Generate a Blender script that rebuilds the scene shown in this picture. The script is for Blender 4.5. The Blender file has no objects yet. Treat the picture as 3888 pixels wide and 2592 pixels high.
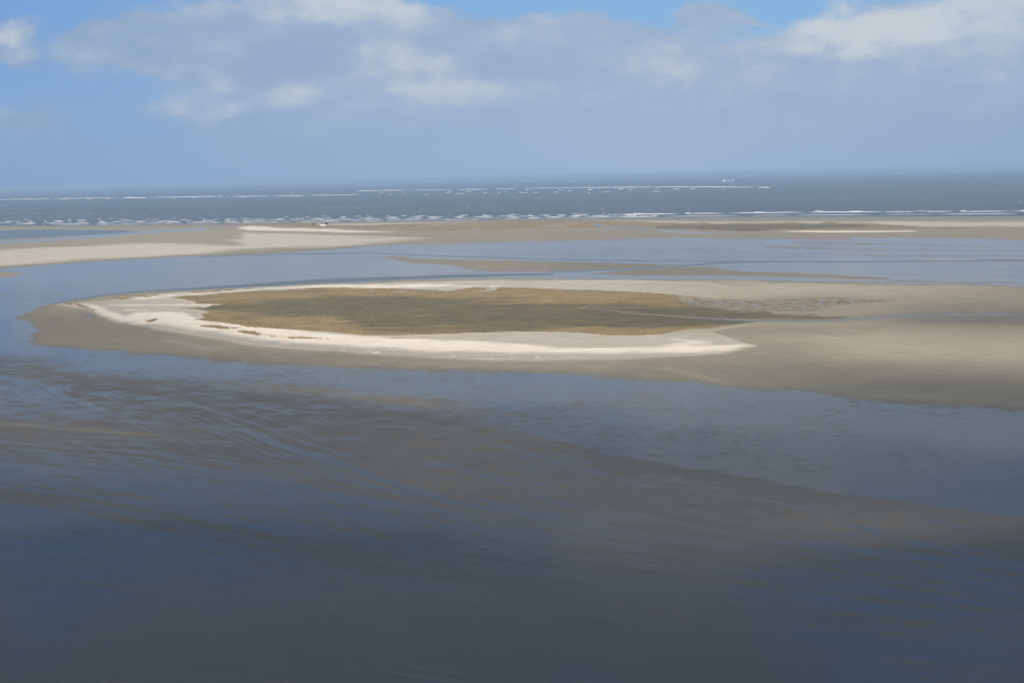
import bpy, bmesh, math, random
import numpy as np
from mathutils import Vector, Matrix

random.seed(7)
rng = np.random.default_rng(11)
scene = bpy.context.scene
COL = scene.collection
rad = math.radians

# ------------------------------------------------------------------ camera
CAM_H = 100.0
FPX = 4900.0                    # focal length in photograph pixels (3888 wide)
PW, PH = 3888.0, 2592.0
PITCH = rad(7.30)
ROLL = rad(1.18)
fwd = np.array([0, math.cos(PITCH), -math.sin(PITCH)])
r0 = np.array([1.0, 0, 0]); u0 = np.array([0, math.sin(PITCH), math.cos(PITCH)])
cr, sr = math.cos(ROLL), math.sin(ROLL)
rgt = cr * r0 - sr * u0
upv = sr * r0 + cr * u0
cam_data = bpy.data.cameras.new('camera')
cam_data.sensor_width = 36.0
cam_data.lens = 36.0 * FPX / PW
cam_data.clip_start = 1.0
cam_data.clip_end = 400000.0
cam = bpy.data.objects.new('camera', cam_data)
COL.objects.link(cam)
M = Matrix(((rgt[0], upv[0], -fwd[0], 0), (rgt[1], upv[1], -fwd[1], 0),
            (rgt[2], upv[2], -fwd[2], CAM_H), (0, 0, 0, 1)))
cam.matrix_world = M
scene.camera = cam


def ray(px, py):
    d = fwd + rgt * ((px - PW / 2) / FPX) + upv * ((PH / 2 - py) / FPX)
    return d


def at(px, py, z=0.0):
    """ground point seen at a photograph pixel"""
    d = ray(px, py)
    t = (z - CAM_H) / d[2]
    return np.array([d[0] * t, d[1] * t, z])


def project(P):
    """world points (n,3) -> photograph pixels"""
    q = P - np.array([0, 0, CAM_H])
    dz = np.maximum(q @ fwd, 1e-3)
    return PW / 2 + FPX * (q @ rgt) / dz, PH / 2 - FPX * (q @ upv) / dz


# ------------------------------------------------------------------ render + colour
scene.view_settings.view_transform = 'Standard'
scene.view_settings.look = 'None'
scene.view_settings.exposure = 0.24
scene.view_settings.gamma = 1.0
scene.cycles.max_bounces = 4
scene.cycles.use_denoising = True
scene.cycles.denoiser = 'OPENIMAGEDENOISE'
scene.cycles.denoising_prefilter = 'NONE'
scene.cycles.use_adaptive_sampling = False

# ------------------------------------------------------------------ sun
SUN_EL = rad(34)
SUN_AZ = np.array([-0.52, -0.854])           # horizontal direction towards the sun: behind and left
SUN_AZ = SUN_AZ / np.linalg.norm(SUN_AZ)
sun_dir = Vector((SUN_AZ[0] * math.cos(SUN_EL), SUN_AZ[1] * math.cos(SUN_EL), math.sin(SUN_EL)))
sd_ = bpy.data.lights.new('sun', 'SUN')
sd_.energy = 5.0
sd_.angle = rad(0.5)
sd_.color = (1.0, 0.93, 0.82)
sun = bpy.data.objects.new('sun', sd_)
COL.objects.link(sun)
sun.rotation_euler = sun_dir.to_track_quat('Z', 'Y').to_euler()

# ------------------------------------------------------------------ world: sky with broken cloud
world = bpy.data.worlds.new('World')
scene.world = world
world.use_nodes = True


class NT:
    """tiny helper for building node trees"""

    def __init__(self, nt):
        self.nt = nt
        nt.nodes.clear()

    def node(self, kind, **kw):
        n = self.nt.nodes.new(kind)
        for k, v in kw.items():
            setattr(n, k, v)
        return n

    def put(self, sock, val):
        if val is None:
            return
        if hasattr(val, 'is_linked') or isinstance(val, bpy.types.NodeSocket):
            self.nt.links.new(val, sock)
        else:
            if isinstance(val, (tuple, list)) and len(val) == 3 and sock.type == 'RGBA':
                val = (*val, 1.0)
            sock.default_value = val

    def math(self, op, a, b=None, c=None, clamp=False):
        n = self.node('ShaderNodeMath', operation=op, use_clamp=clamp)
        for i, v in enumerate((a, b, c)):
            self.put(n.inputs[i], v)
        return n.outputs[0]

    def vmath(self, op, a, b=None, out=0):
        n = self.node('ShaderNodeVectorMath', operation=op)
        self.put(n.inputs[0], a)
        if b is not None:
            self.put(n.inputs[1], b)
        return n.outputs[out]

    def mix(self, fac, a, b, blend='MIX'):
        n = self.node('ShaderNodeMix', data_type='RGBA', blend_type=blend)
        self.put(n.inputs[0], fac)
        self.put(n.inputs[6], a)
        self.put(n.inputs[7], b)
        return n.outputs[2]

    def noise(self, vec, scale, detail=4.0, rough=0.55, dist=0.0, out=0):
        n = self.node('ShaderNodeTexNoise')
        self.put(n.inputs['Vector'], vec)
        n.inputs['Scale'].default_value = scale
        n.inputs['Detail'].default_value = detail
        n.inputs['Roughness'].default_value = rough
        n.inputs['Distortion'].default_value = dist
        return n.outputs[out]

    def step(self, v, lo, hi, a=0.0, b=1.0):
        n = self.node('ShaderNodeMapRange', interpolation_type='SMOOTHSTEP')
        self.put(n.inputs[0], v)
        self.put(n.inputs[1], lo); self.put(n.inputs[2], hi)
        self.put(n.inputs[3], a); self.put(n.inputs[4], b)
        return n.outputs[0]

    def lin(self, v, lo, hi, a=0.0, b=1.0):
        n = self.node('ShaderNodeMapRange')
        self.put(n.inputs[0], v)
        self.put(n.inputs[1], lo); self.put(n.inputs[2], hi)
        self.put(n.inputs[3], a); self.put(n.inputs[4], b)
        return n.outputs[0]

    def xyz(self, x, y, z=0.0):
        n = self.node('ShaderNodeCombineXYZ')
        self.put(n.inputs[0], x); self.put(n.inputs[1], y); self.put(n.inputs[2], z)
        return n.outputs[0]

    def sep(self, v):
        n = self.node('ShaderNodeSeparateXYZ')
        self.put(n.inputs[0], v)
        return n.outputs

    def attr(self, name):
        n = self.node('ShaderNodeAttribute', attribute_name=name)
        return n.outputs['Fac']


V2S = PW / 2352.0     # traced coordinates in a 2352 px wide view of the photograph


def sky_gn(vx, vy):
    d = ray(vx * V2S, vy * V2S)
    return d[0] / d[1], d[2] / d[1]


def build_world():
    w = NT(world.node_tree)
    tc = w.node('ShaderNodeTexCoord').outputs['Generated']
    x, y, z = w.sep(tc)
    ysafe = w.math('MAXIMUM', y, 0.08)
    gx = w.math('DIVIDE', x, ysafe)
    gz = w.math('DIVIDE', z, ysafe)
    p = w.xyz(gx, gz, 0.0)
    # lumpy warp of the cloud outlines
    pn = w.xyz(gx, w.math('MULTIPLY', gz, 1.9), 0.37)
    n1 = w.noise(pn, 9.0, 7.0, 0.56)
    n2 = w.noise(w.vmath('ADD', pn, (3.1, 1.7, 2.2)), 24.0, 6.0, 0.55)
    warpc = w.noise(pn, 16.0, 5.0, 0.6, out=1)
    warp = w.vmath('MULTIPLY', w.vmath('SUBTRACT', warpc, (0.5, 0.5, 0.5)), (0.075, 0.046, 0.0))
    pw = w.vmath('ADD', p, warp)

    def blobs(lst):
        acc = None
        for (vx, vy, rx, ry, wt) in lst:
            cx, cz = sky_gn(vx, vy)
            d = w.vmath('SUBTRACT', pw, (cx, cz, 0))
            d = w.vmath('MULTIPLY', d, (FPX / (rx * V2S), FPX / (ry * V2S), 0))
            r2 = w.vmath('DOT_PRODUCT', d, d, out=1)
            g = w.math('MULTIPLY', w.math('POWER', 2.718, w.math('MULTIPLY', r2, -1.0)), wt)
            acc = g if acc is None else w.math('ADD', acc, g)
        return acc
    dens = blobs([
        (620, 95, 330, 85, 1.0), (400, 110, 170, 55, .8), (900, 160, 260, 80, .9), (560, 30, 180, 60, .5),
        (300, 100, 90, 45, .5), (25, 95, 60, 40, .85), (60, 285, 90, 45, .55), (560, 250, 190, 45, .8), (800, 20, 150, 45, .8),
        (1260, 130, 190, 65, 1.0), (1480, 150, 230, 60, .95), (1280, 80, 110, 40, .7), (1615, 45, 90, 28, .85),
        (1700, 50, 90, 14, .4), (1700, 190, 200, 60, .8), (2000, 110, 200, 70, 1.0), (2200, 60, 220, 75, 1.0),
        (1930, 150, 150, 70, .8), (2330, 150, 300, 110, 1.0), (1150, 250, 400, 80, .8), (1900, 260, 500, 90, .9),
        (900, 330, 900, 60, .6), (1050, 60, 70, 40, .3)])
    brt = blobs([
        (780, 5, 150, 32, .9), (890, 60, 110, 70, .5), (940, 165, 95, 50, .8), (1020, 210, 130, 40, .4), (600, 232, 150, 38, 1.0), (450, 262, 90, 22, .5),
        (1500, 150, 120, 45, .45), (1120, 200, 120, 40, .25), (1940, 88, 135, 52, 1.35), (2040, 50, 190, 46, .9),
        (2310, 40, 130, 60, 1.0), (2130, 20, 150, 42, .8), (2180, 150, 300, 70, .22), (25, 85, 45, 30, .9), (1650, 205, 120, 30, .25), (60, 285, 70, 40, .3),
        (1250, 90, 90, 40, .2)])
    drk = blobs([(2210, 35, 70, 26, .9), (2080, 12, 40, 20, .6), (760, 150, 200, 45, .15), (330, 85, 80, 40, .4), (100, 295, 70, 22, .6),
                 (480, 290, 130, 18, .5), (1150, 140, 90, 30, .3), (2100, 210, 180, 40, .3), (1950, 155, 200, 18, .25)])
    # clear blue of the gaps, deeper to the left and higher up, from the sky texture's own blue
    skyt = w.node('ShaderNodeTexSky', sky_type='NISHITA', sun_disc=False)
    skyt.sun_elevation = SUN_EL
    skyt.sun_rotation = math.atan2(SUN_AZ[0], SUN_AZ[1])
    skyt.altitude = 100
    skyt.dust_density = 0.6
    skyt.ozone_density = 2.0
    left = w.lin(gx, -0.38, 0.1, 0.0, 1.0)
    gap = w.mix(left, (0.166, 0.312, 0.575), (0.205, 0.385, 0.620))
    gap_lo = w.mix(left, (0.200, 0.340, 0.560), (0.250, 0.385, 0.590))
    gap = w.mix(w.step(gz, 0.05, 0.125), gap_lo, gap)
    gap_hi = (0.088, 0.182, 0.375)
    gap = w.mix(w.step(gz, 0.13, 0.24), gap, gap_hi)
    gap = w.mix(w.step(gz, 0.24, 0.40), gap, (0.085, 0.205, 0.480))
    # cover
    near_h = w.math('POWER', 2.718, w.math('MULTIPLY', gz, -30.0))
    hi = w.step(gz, 0.135, 0.2)
    cov = w.math('ADD', dens, w.math('MULTIPLY', w.math('SUBTRACT', n1, 0.5), 1.3))
    hib = blobs([(2330, -570, 420, 190, -2.2), (1800, -470, 330, 95, 1.2), (420, -420, 700, 120, -1.0), (250, -95, 700, 110, 1.7), (1250, -720, 560, 150, .9),
                 (200, -800, 600, 200, .9), (2100, -265, 420, 120, 1.6), (1300, -250, 500, 90, .4)])
    covh = w.math('ADD', w.math('MULTIPLY', w.math('SUBTRACT', n1, 0.44), 3.5), hib)
    cov = w.math('ADD', w.math('MULTIPLY', cov, w.math('SUBTRACT', 1.0, hi)), w.math('MULTIPLY', covh, hi))
    cm = w.step(cov, 0.12, 0.62)
    # cloud colour: lit tops, greyer bases, small billows lit from one side
    big = w.noise(pn, 6.5, 8.0, 0.62)
    big2 = w.noise(w.vmath('ADD', pn, (0.010, -0.020, 0.0)), 6.5, 8.0, 0.62)
    relief = w.math('MULTIPLY', w.math('SUBTRACT', big, big2), 3.4)
    b = w.math('ADD', brt, w.math('MULTIPLY', w.math('SUBTRACT', n2, 0.5), 1.3))
    b = w.math('ADD', b, relief)
    b = w.math('SUBTRACT', b, w.math('MULTIPLY', drk, 0.6))
    cg = w.mix(left, (0.270, 0.360, 0.505), (0.315, 0.395, 0.525))
    cloud = w.mix(w.step(b, -0.35, 0.35), w.mix(left, (0.242, 0.328, 0.478), (0.288, 0.368, 0.508)), cg)
    cloud = w.mix(w.step(b, 0.05, 1.35), cloud, (0.475, 0.525, 0.565))
    cloud = w.mix(w.step(gz, 0.15, 0.24), cloud, (0.250, 0.305, 0.385))
    cloud = w.mix(w.step(gz, 0.24, 0.42), cloud, (0.105, 0.140, 0.180))
    col = w.mix(w.math('MULTIPLY', cm, 0.93), gap, cloud)
    # pale low air towards the sea horizon
    hz = w.mix(left, (0.215, 0.328, 0.505), (0.288, 0.384, 0.540))
    hz = w.mix(w.lin(gx, 0.1, 0.42), hz, (0.250, 0.340, 0.500))
    veil = w.step(w.math('SUBTRACT', gz, w.math('MULTIPLY', w.math('SUBTRACT', n1, 0.5), 0.05)), 0.015, 0.080, 1.0, 0.0)
    col = w.mix(w.math('MULTIPLY', veil, 0.90), col, hz)
    bg = w.node('ShaderNodeBackground')
    w.put(bg.inputs[0], col)
    bg.inputs[1].default_value = 1.0
    # behind the camera and overhead: plain daylight sky
    bg2 = w.node('ShaderNodeBackground')
    ov = w.step(w.noise(tc, 3.0, 5.0, 0.55), 0.40, 0.60)
    w.put(bg2.inputs[0], w.mix(w.math('MULTIPLY', ov, 0.8), skyt.outputs[0], (5.4, 5.7, 6.1)))
    bg2.inputs[1].default_value = 0.075
    mixs = w.node('ShaderNodeMixShader')
    w.put(mixs.inputs[0], w.step(y, 0.05, 0.35))
    w.nt.links.new(bg2.outputs[0], mixs.inputs[1])
    w.nt.links.new(bg.outputs[0], mixs.inputs[2])
    out = w.node('ShaderNodeOutputWorld')
    w.nt.links.new(mixs.outputs[0], out.inputs[0])


build_world()


# ------------------------------------------------------------------ numpy helpers
def vnoise(x, y, seed):
    """smooth value noise"""
    r = np.random.default_rng(seed)
    tab = r.random((256, 256))
    xi = np.floor(x).astype(int); yi = np.floor(y).astype(int)
    fx = x - xi; fy = y - yi
    fx = fx * fx * (3 - 2 * fx); fy = fy * fy * (3 - 2 * fy)
    g = lambda i, j: tab[i & 255, j & 255]
    return ((g(xi, yi) * (1 - fx) + g(xi + 1, yi) * fx) * (1 - fy)
            + (g(xi, yi + 1) * (1 - fx) + g(xi + 1, yi + 1) * fx) * fy)


def fbm(x, y, seed, octs=4):
    a, s, t = 1.0, 0.0, 0.0
    for k in range(octs):
        s = s + a * (vnoise(x * 2 ** k, y * 2 ** k, seed + k) - 0.5)
        t += a
        a *= 0.55
    return s / t * 2


def smooth(v, lo, hi):
    t = np.clip((v - lo) / (hi - lo), 0, 1)
    return t * t * (3 - 2 * t)


YK = 3.2     # the flats are seen very obliquely: distances down the picture count more


def sdist(px, py, poly, R):
    """signed distance (inside positive) to a traced outline, clipped to +-R"""
    P = np.array(poly, float)
    Q = np.roll(P, -1, axis=0)
    res = np.full(px.shape, -R)
    m = ((px > P[:, 0].min() - R) & (px < P[:, 0].max() + R)
         & (py > P[:, 1].min() - R / YK) & (py < P[:, 1].max() + R / YK))
    x = px[m]; y = py[m] * YK
    if x.size == 0:
        return res
    d2 = np.full(x.shape, 1e18); ins = np.zeros(x.shape, bool)
    for (ax, ay), (bx, by) in zip(P, Q):
        ay *= YK; by *= YK
        ex, ey = bx - ax, by - ay
        t = np.clip(((x - ax) * ex + (y - ay) * ey) / (ex * ex + ey * ey + 1e-9), 0, 1)
        d2 = np.minimum(d2, (x - ax - t * ex) ** 2 + (y - ay - t * ey) ** 2)
        c = (ay > y) != (by > y)
        if c.any():
            xc = ax + (y - ay) / (by - ay + 1e-12) * ex
            ins ^= c & (x < xc)
    d = np.sqrt(d2)
    res[m] = np.clip(np.where(ins, d, -d), -R, R)
    return res


def ldist(px, py, line, R):
    """distance to a traced line (in picture rows)"""
    P = np.array(line, float)
    res = np.full(px.shape, R * 1.0)
    m = ((px > P[:, 0].min() - R) & (px < P[:, 0].max() + R)
         & (py > P[:, 1].min() - R) & (py < P[:, 1].max() + R))
    x = px[m]; y = py[m] * YK
    d2 = np.full(x.shape, 1e18)
    for (ax, ay), (bx, by) in zip(P[:-1], P[1:]):
        ay *= YK; by *= YK
        ex, ey = bx - ax, by - ay
        t = np.clip(((x - ax) * ex + (y - ay) * ey) / (ex * ex + ey * ey + 1e-9), 0, 1)
        d2 = np.minimum(d2, (x - ax - t * ex) ** 2 + (y - ay - t * ey) ** 2)
    res[m] = np.minimum(np.sqrt(d2) / YK, R)
    return res


def mesh_from(name, verts, faces, mat=None, smooth_=True):
    me = bpy.data.meshes.new(name)
    me.from_pydata([tuple(v) for v in verts], [], [tuple(f) for f in faces])
    if mat:
        me.materials.append(mat)
    if smooth_:
        me.polygons.foreach_set('use_smooth', [True] * len(me.polygons))
    me.update()
    return me


def big_mesh(name, verts, quads, mat=None):
    me = bpy.data.meshes.new(name)
    n, m = len(verts), len(quads)
    k = quads.shape[1]
    me.vertices.add(n)
    me.vertices.foreach_set('co', np.ascontiguousarray(verts, np.float32).ravel())
    me.loops.add(m * k)
    me.loops.foreach_set('vertex_index', np.ascontiguousarray(quads, np.int32).ravel())
    me.polygons.add(m)
    me.polygons.foreach_set('loop_start', np.arange(m, dtype=np.int32) * k)
    me.polygons.foreach_set('loop_total', np.full(m, k, np.int32))
    me.polygons.foreach_set('use_smooth', np.ones(m, bool))
    if mat:
        me.materials.append(mat)
    me.update(calc_edges=True)
    me.validate()
    return me


def link(name, me, parent=None):
    o = bpy.data.objects.new(name, me)
    COL.objects.link(o)
    if parent is not None:
        o.parent = parent
    return o


def tag(o, label=None, cat=None, group=None, kind=None):
    for k, v in (('label', label), ('category', cat), ('group', group), ('kind', kind)):
        if v:
            o[k] = v
    return o


def principled(name, color, rough=0.6, metal=0.0, spec=0.5):
    m = bpy.data.materials.new(name)
    m.use_nodes = True
    b = m.node_tree.nodes['Principled BSDF']
    b.inputs['Base Color'].default_value = (*color, 1)
    b.inputs['Roughness'].default_value = rough
    b.inputs['Metallic'].default_value = metal
    b.inputs['Specular IOR Level'].default_value = spec
    return m


# ------------------------------------------------------------------ traced outlines (photograph pixels)
SHORE = [(-3000, 905), (0, 857), (400, 856), (800, 851), (1225, 845), (1800, 836), (2400, 827), (3000, 823), (3888, 821), (6500, 808)]
WATERLINE = [(-900, 1080), (0, 1020), (179, 1006), (357, 992), (536, 983), (714, 974), (867, 969), (1000, 963), (1100, 957), (1225, 950),
             (1438, 931), (1800, 920), (2400, 907), (2526, 903), (2843, 906), (3190, 910), (3393, 900), (3888, 911), (5200, 930)]
NSHORE = [(51, 1206), (102, 1191), (153, 1166), (219, 1150), (306, 1135), (434, 1117), (561, 1107), (740, 1101), (918, 1094), (1200, 1079),
          (1557, 1064), (1914, 1058), (2400, 1061), (2780, 1062), (3033, 1074), (3381, 1080), (3665, 1083), (3888, 1090), (5200, 1120)]
SSHORE = [(5200, 1660), (3888, 1554), (3665, 1544), (3412, 1522), (3159, 1497), (2843, 1471), (2621, 1449), (2400, 1433), (2033, 1411),
          (1617, 1402), (1300, 1393), (940, 1378), (774, 1360), (608, 1346), (442, 1332), (276, 1321), (166, 1310), (116, 1299), (133, 1290),
          (119, 1271), (152, 1257), (127, 1234), (124, 1217)]
FLAT_ISLAND = NSHORE + SSHORE
WET_NORTH = WATERLINE + NSHORE[::-1][:-1] + [(51, 1206), (0, 1216), (-900, 1290)]
BAR_A = [(1467, 975), (1600, 984), (1800, 986), (2100, 993), (2400, 1001), (2560, 1004), (2590, 1009), (2390, 1021), (2093, 1031), (1825, 1030),
         (1795, 1024), (1736, 1010), (1650, 1003), (1560, 996), (1500, 986)]
BAR_B = [(2242, 1040), (2400, 1025), (2560, 1016), (2672, 1014), (2748, 1024), (2843, 1033), (3096, 1040), (3317, 1052), (3420, 1058), (3222, 1058),
         (2969, 1049), (2716, 1046), (2400, 1045)]
BAR_C = [(-300, 1045), (0, 1033), (60, 1034), (110, 1037), (60, 1045), (20, 1052), (-300, 1090)]
RIDGE = [(221, 1156), (300, 1148), (400, 1139), (553, 1122), (718, 1110), (995, 1092), (1300, 1080), (1600, 1074), (1914, 1066), (2390, 1066), (2700, 1075),
         (2850, 1110), (2900, 1135), (3400, 1128), (3500, 1150), (3300, 1185), (2900, 1225), (2700, 1260), (2820, 1300), (2868, 1316), (2748, 1342), (2590, 1354), (2400, 1364),
         (2271, 1368), (1914, 1369), (1557, 1357), (1300, 1336), (1105, 1324), (967, 1312), (829, 1291), (718, 1270), (580, 1250), (497, 1228), (387, 1198),
         (332, 1175)]
PALE_SW = [(455, 1226), (380, 1194), (345, 1172), (300, 1157), (360, 1162), (420, 1180), (480, 1205), (510, 1187), (560, 1185), (640, 1188), (700, 1190), (735, 1205), (800, 1222), (900, 1236), (1100, 1256), (1300, 1274), (1500, 1290),
           (1795, 1298), (1900, 1305), (2004, 1312), (2123, 1324), (2400, 1321), (2600, 1318), (2692, 1316), (2792, 1313), (2868, 1316), (2748, 1332),
           (2590, 1343), (2400, 1344), (2000, 1343), (1700, 1338), (1500, 1328), (1300, 1316), (1105, 1302), (950, 1284), (800, 1262), (660, 1245), (560, 1232)]
PALE_N = [(480, 1137), (560, 1130), (660, 1124), (760, 1117), (900, 1106), (1100, 1094), (1300, 1085), (1500, 1082), (1750, 1085), (1900, 1090),
          (1750, 1091), (1600, 1093), (1400, 1094), (1250, 1092), (1100, 1098), (950, 1104), (800, 1116), (740, 1124), (640, 1132), (560, 1138)]
PALE_TIP = [(2560, 1290), (2680, 1296), (2700, 1304), (2640, 1314), (2500, 1316), (2560, 1308), (2590, 1300)]
MARSH = [(640, 1133), (700, 1127), (780, 1122), (850, 1115), (1000, 1106), (1100, 1102), (1200, 1096), (1400, 1097), (1557, 1100), (1700, 1108), (1800, 1094), (1914, 1094), (2152, 1101), (2390, 1110),
         (2600, 1125), (2700, 1135), (2850, 1160), (2938, 1190), (3096, 1195), (3250, 1206), (3064, 1221), (2874, 1226), (2780, 1236), (2700, 1248), (2602, 1256),
         (2514, 1274), (2331, 1278), (2200, 1268), (2122, 1263), (1914, 1265), (1617, 1274), (1379, 1279), (1300, 1270), (1105, 1256), (939, 1247), (884, 1234),
         (720, 1217), (780, 1212), (757, 1198), (800, 1190), (760, 1180), (685, 1174), (780, 1172), (800, 1163), (884, 1160), (730, 1157), (746, 1151), (700, 1140)]
OLIVE = [(746, 1153), (900, 1152), (1200, 1130), (1557, 1128), (1914, 1143), (2212, 1158), (2500, 1168), (2660, 1170), (2800, 1185), (2938, 1193), (3096, 1200),
         (3222, 1208), (3064, 1220), (2874, 1224), (2700, 1238), (2600, 1240), (2300, 1246), (1914, 1262), (1557, 1272), (1379, 1262), (1320, 1240),
         (1250, 1205), (1100, 1200), (1000, 1192), (850, 1186), (757, 1180)]
OCHRE_T = [(-1, -1)]
HUMMOCK = [(2560, 1128), (2653, 1136), (2843, 1136), (3096, 1128), (3349, 1134), (3430, 1143), (3250, 1150), (3150, 1165), (3096, 1183), (2938, 1184), (2760, 1176), (2600, 1160)]
CREEK = [(2180, 1172), (2300, 1180), (2400, 1193), (2653, 1209), (2843, 1218), (3033, 1219), (3222, 1213), (3412, 1199), (3602, 1193), (3888, 1193), (5200, 1205)]
NCHAN = [(200, 1153), (306, 1134), (434, 1115), (561, 1105), (740, 1096), (918, 1085), (1200, 1068), (1438, 1058), (1736, 1048), (1900, 1044), (2093, 1041)]
THINCHAN = [(2093, 1032), (2390, 1021), (2590, 1009), (2716, 999), (2906, 993), (3349, 993), (3888, 987), (5200, 980)]
FARCHAN = [(760, 974), (1100, 965), (1400, 961), (1600, 969), (1800, 976), (2100, 985), (2400, 990), (2906, 993)]
DUNE = [(925, 861), (1000, 853), (1055, 848), (1150, 846), (1215, 849), (1260, 856), (1400, 857), (1480, 851), (1600, 850), (1800, 843), (2000, 838), (2250, 836),
        (2400, 843), (2500, 846), (2600, 850), (2650, 845), (2800, 849), (2900, 846), (3000, 846), (3100, 850), (3150, 843), (3250, 843), (3320, 850), (3500, 862), (3800, 866),
        (3600, 873), (3300, 872), (3100, 876), (2950, 875), (2860, 884), (2650, 880), (2400, 868), (2300, 868), (2100, 872), (1800, 880),
        (1600, 880), (1400, 872), (1250, 867), (1100, 864), (1000, 860)]
DUNE_OLIVE = [(2440, 866), (2560, 858), (2780, 856), (2980, 850), (3200, 850), (3300, 860), (3220, 868), (2970, 872), (2900, 884), (2810, 886), (2700, 880), (2560, 876)]
FAR_PALE = [(-900, 1080), (0, 1008), (180, 993), (357, 983), (536, 976), (740, 962), (880, 952), (1050, 941), (1250, 935), (1420, 920), (1640, 906), (1500, 898), (1300, 892), (1050, 884),
            (900, 880), (902, 872), (960, 858), (925, 859), (905, 870), (920, 905), (870, 912), (940, 932), (890, 932), (760, 926), (660, 922), (510, 921), (357, 929), (200, 936), (0, 952), (-900, 1000)]
FAR_BEACH = [(900, 866), (960, 858), (1010, 862), (1100, 868), (1250, 871), (1400, 877), (1500, 882), (1300, 882), (1100, 879), (950, 875)]
BACK_BEACH = [(1100, 846), (1400, 841), (1800, 836), (2300, 834), (2600, 839), (2800, 843), (3000, 841), (3200, 841), (3400, 842), (3888, 843), (5200, 840), (5200, 858), (3888, 860), (3500, 862), (3300, 850), (3000, 850), (2700, 850), (2400, 846), (2100, 842), (1800, 846), (1500, 854), (1270, 858)]
SPIT = [(2950, 879), (3050, 876), (3160, 877), (3300, 877), (3480, 876), (3470, 879), (3300, 882), (3160, 883), (3050, 881)]
SPIT_FR = [(2970, 876), (3160, 874), (3480, 872), (3888, 868), (5000, 868), (5000, 875), (3888, 874), (3480, 876), (3160, 877)]
POOL_A = [(2495, 876), (2600, 874), (2750, 878), (2790, 884), (2680, 888), (2560, 884), (2500, 880)]
POOL_B = [(2250, 850), (2290, 851), (2288, 861), (2256, 860)]
POOL_LINE = [(2298, 864), (2400, 865), (2480, 867)]
INLET = [(-900, 900), (0, 873), (100, 869), (280, 871), (460, 875), (536, 879), (460, 885), (300, 893), (150, 903), (0, 910), (-900, 950)]
INLET_LINE = [(-900, 960), (0, 921), (150, 913), (357, 899), (510, 884), (660, 875), (770, 870)]
GREY_FAR = [(-900, 1000), (0, 955), (200, 937), (357, 930), (510, 922), (660, 923), (760, 927), (890, 933), (940, 932), (870, 912), (920, 905), (905, 870), (770, 871),
            (510, 888), (357, 902), (0, 926), (-900, 960)]
WETSTREAK = [(2540, 904), (2640, 903), (2760, 924), (2900, 945), (3000, 960), (2900, 955), (2740, 938), (2600, 918)]
ORANGE_SPECK = [(3450, 985), (3560, 984), (3700, 984), (3888, 981), (5000, 975), (5000, 990), (3888, 993), (3700, 991), (3560, 989)]
PATCHES = [  # small ochre plants on the pale sand ridge
    [(560, 1220), (570, 1217), (600, 1216), (612, 1219), (590, 1223), (580, 1228), (556, 1229)],
    [(715, 1217), (740, 1216), (780, 1217), (730, 1219)], [(570, 1232), (640, 1235), (650, 1240), (600, 1236)],
    [(752, 1244), (765, 1242), (830, 1241), (850, 1247), (900, 1250), (915, 1254), (880, 1256), (855, 1259), (820, 1252), (780, 1247)],
    [(900, 1262), (960, 1264), (1000, 1277), (1100, 1281), (980, 1279), (930, 1273)], [(1000, 1282), (1150, 1286), (1250, 1294), (1100, 1290)],
    [(525, 1128), (560, 1123), (600, 1121), (580, 1128), (560, 1134), (530, 1134)], [(400, 1138), (470, 1127), (530, 1124), (500, 1136), (430, 1141)],
    [(240, 1156), (330, 1148), (420, 1140), (380, 1146), (300, 1154), (310, 1160), (372, 1186), (395, 1194), (370, 1192), (330, 1174), (270, 1162)],
    [(700, 1112), (860, 1102), (1000, 1094), (1000, 1097), (880, 1107), (740, 1115)],
    [(1300, 1292), (1420, 1290), (1560, 1291), (1420, 1294)]]

# flow lines of the foreground flats, in the 2352 px view
FLOW = [
    [(-600, 760), (0, 835), (200, 872), (500, 902), (900, 950), (1150, 985), (1400, 1042), (1700, 1092), (2000, 1142), (2352, 1187), (3000, 1270)],
    [(-600, 940), (0, 972), (200, 990), (350, 1000), (550, 1020), (900, 1090), (1300, 1165), (1700, 1222), (2100, 1272), (2352, 1300), (3000, 1370)],
    [(-600, 1010), (0, 1052), (300, 1080), (600, 1122), (840, 1182), (1100, 1240), (1300, 1268), (1700, 1322), (2352, 1402), (3000, 1480)],
    [(-600, 1050), (0, 1135), (200, 1155), (500, 1222), (800, 1290), (1200, 1345), (1700, 1405), (2352, 1485), (3000, 1560)],
    [(-600, 1160), (0, 1250), (600, 1350), (1200, 1440), (2352, 1580), (3000, 1650)],
    [(-600, 1400), (0, 1500), (1200, 1680), (2352, 1820), (3000, 1900)]]
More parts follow.
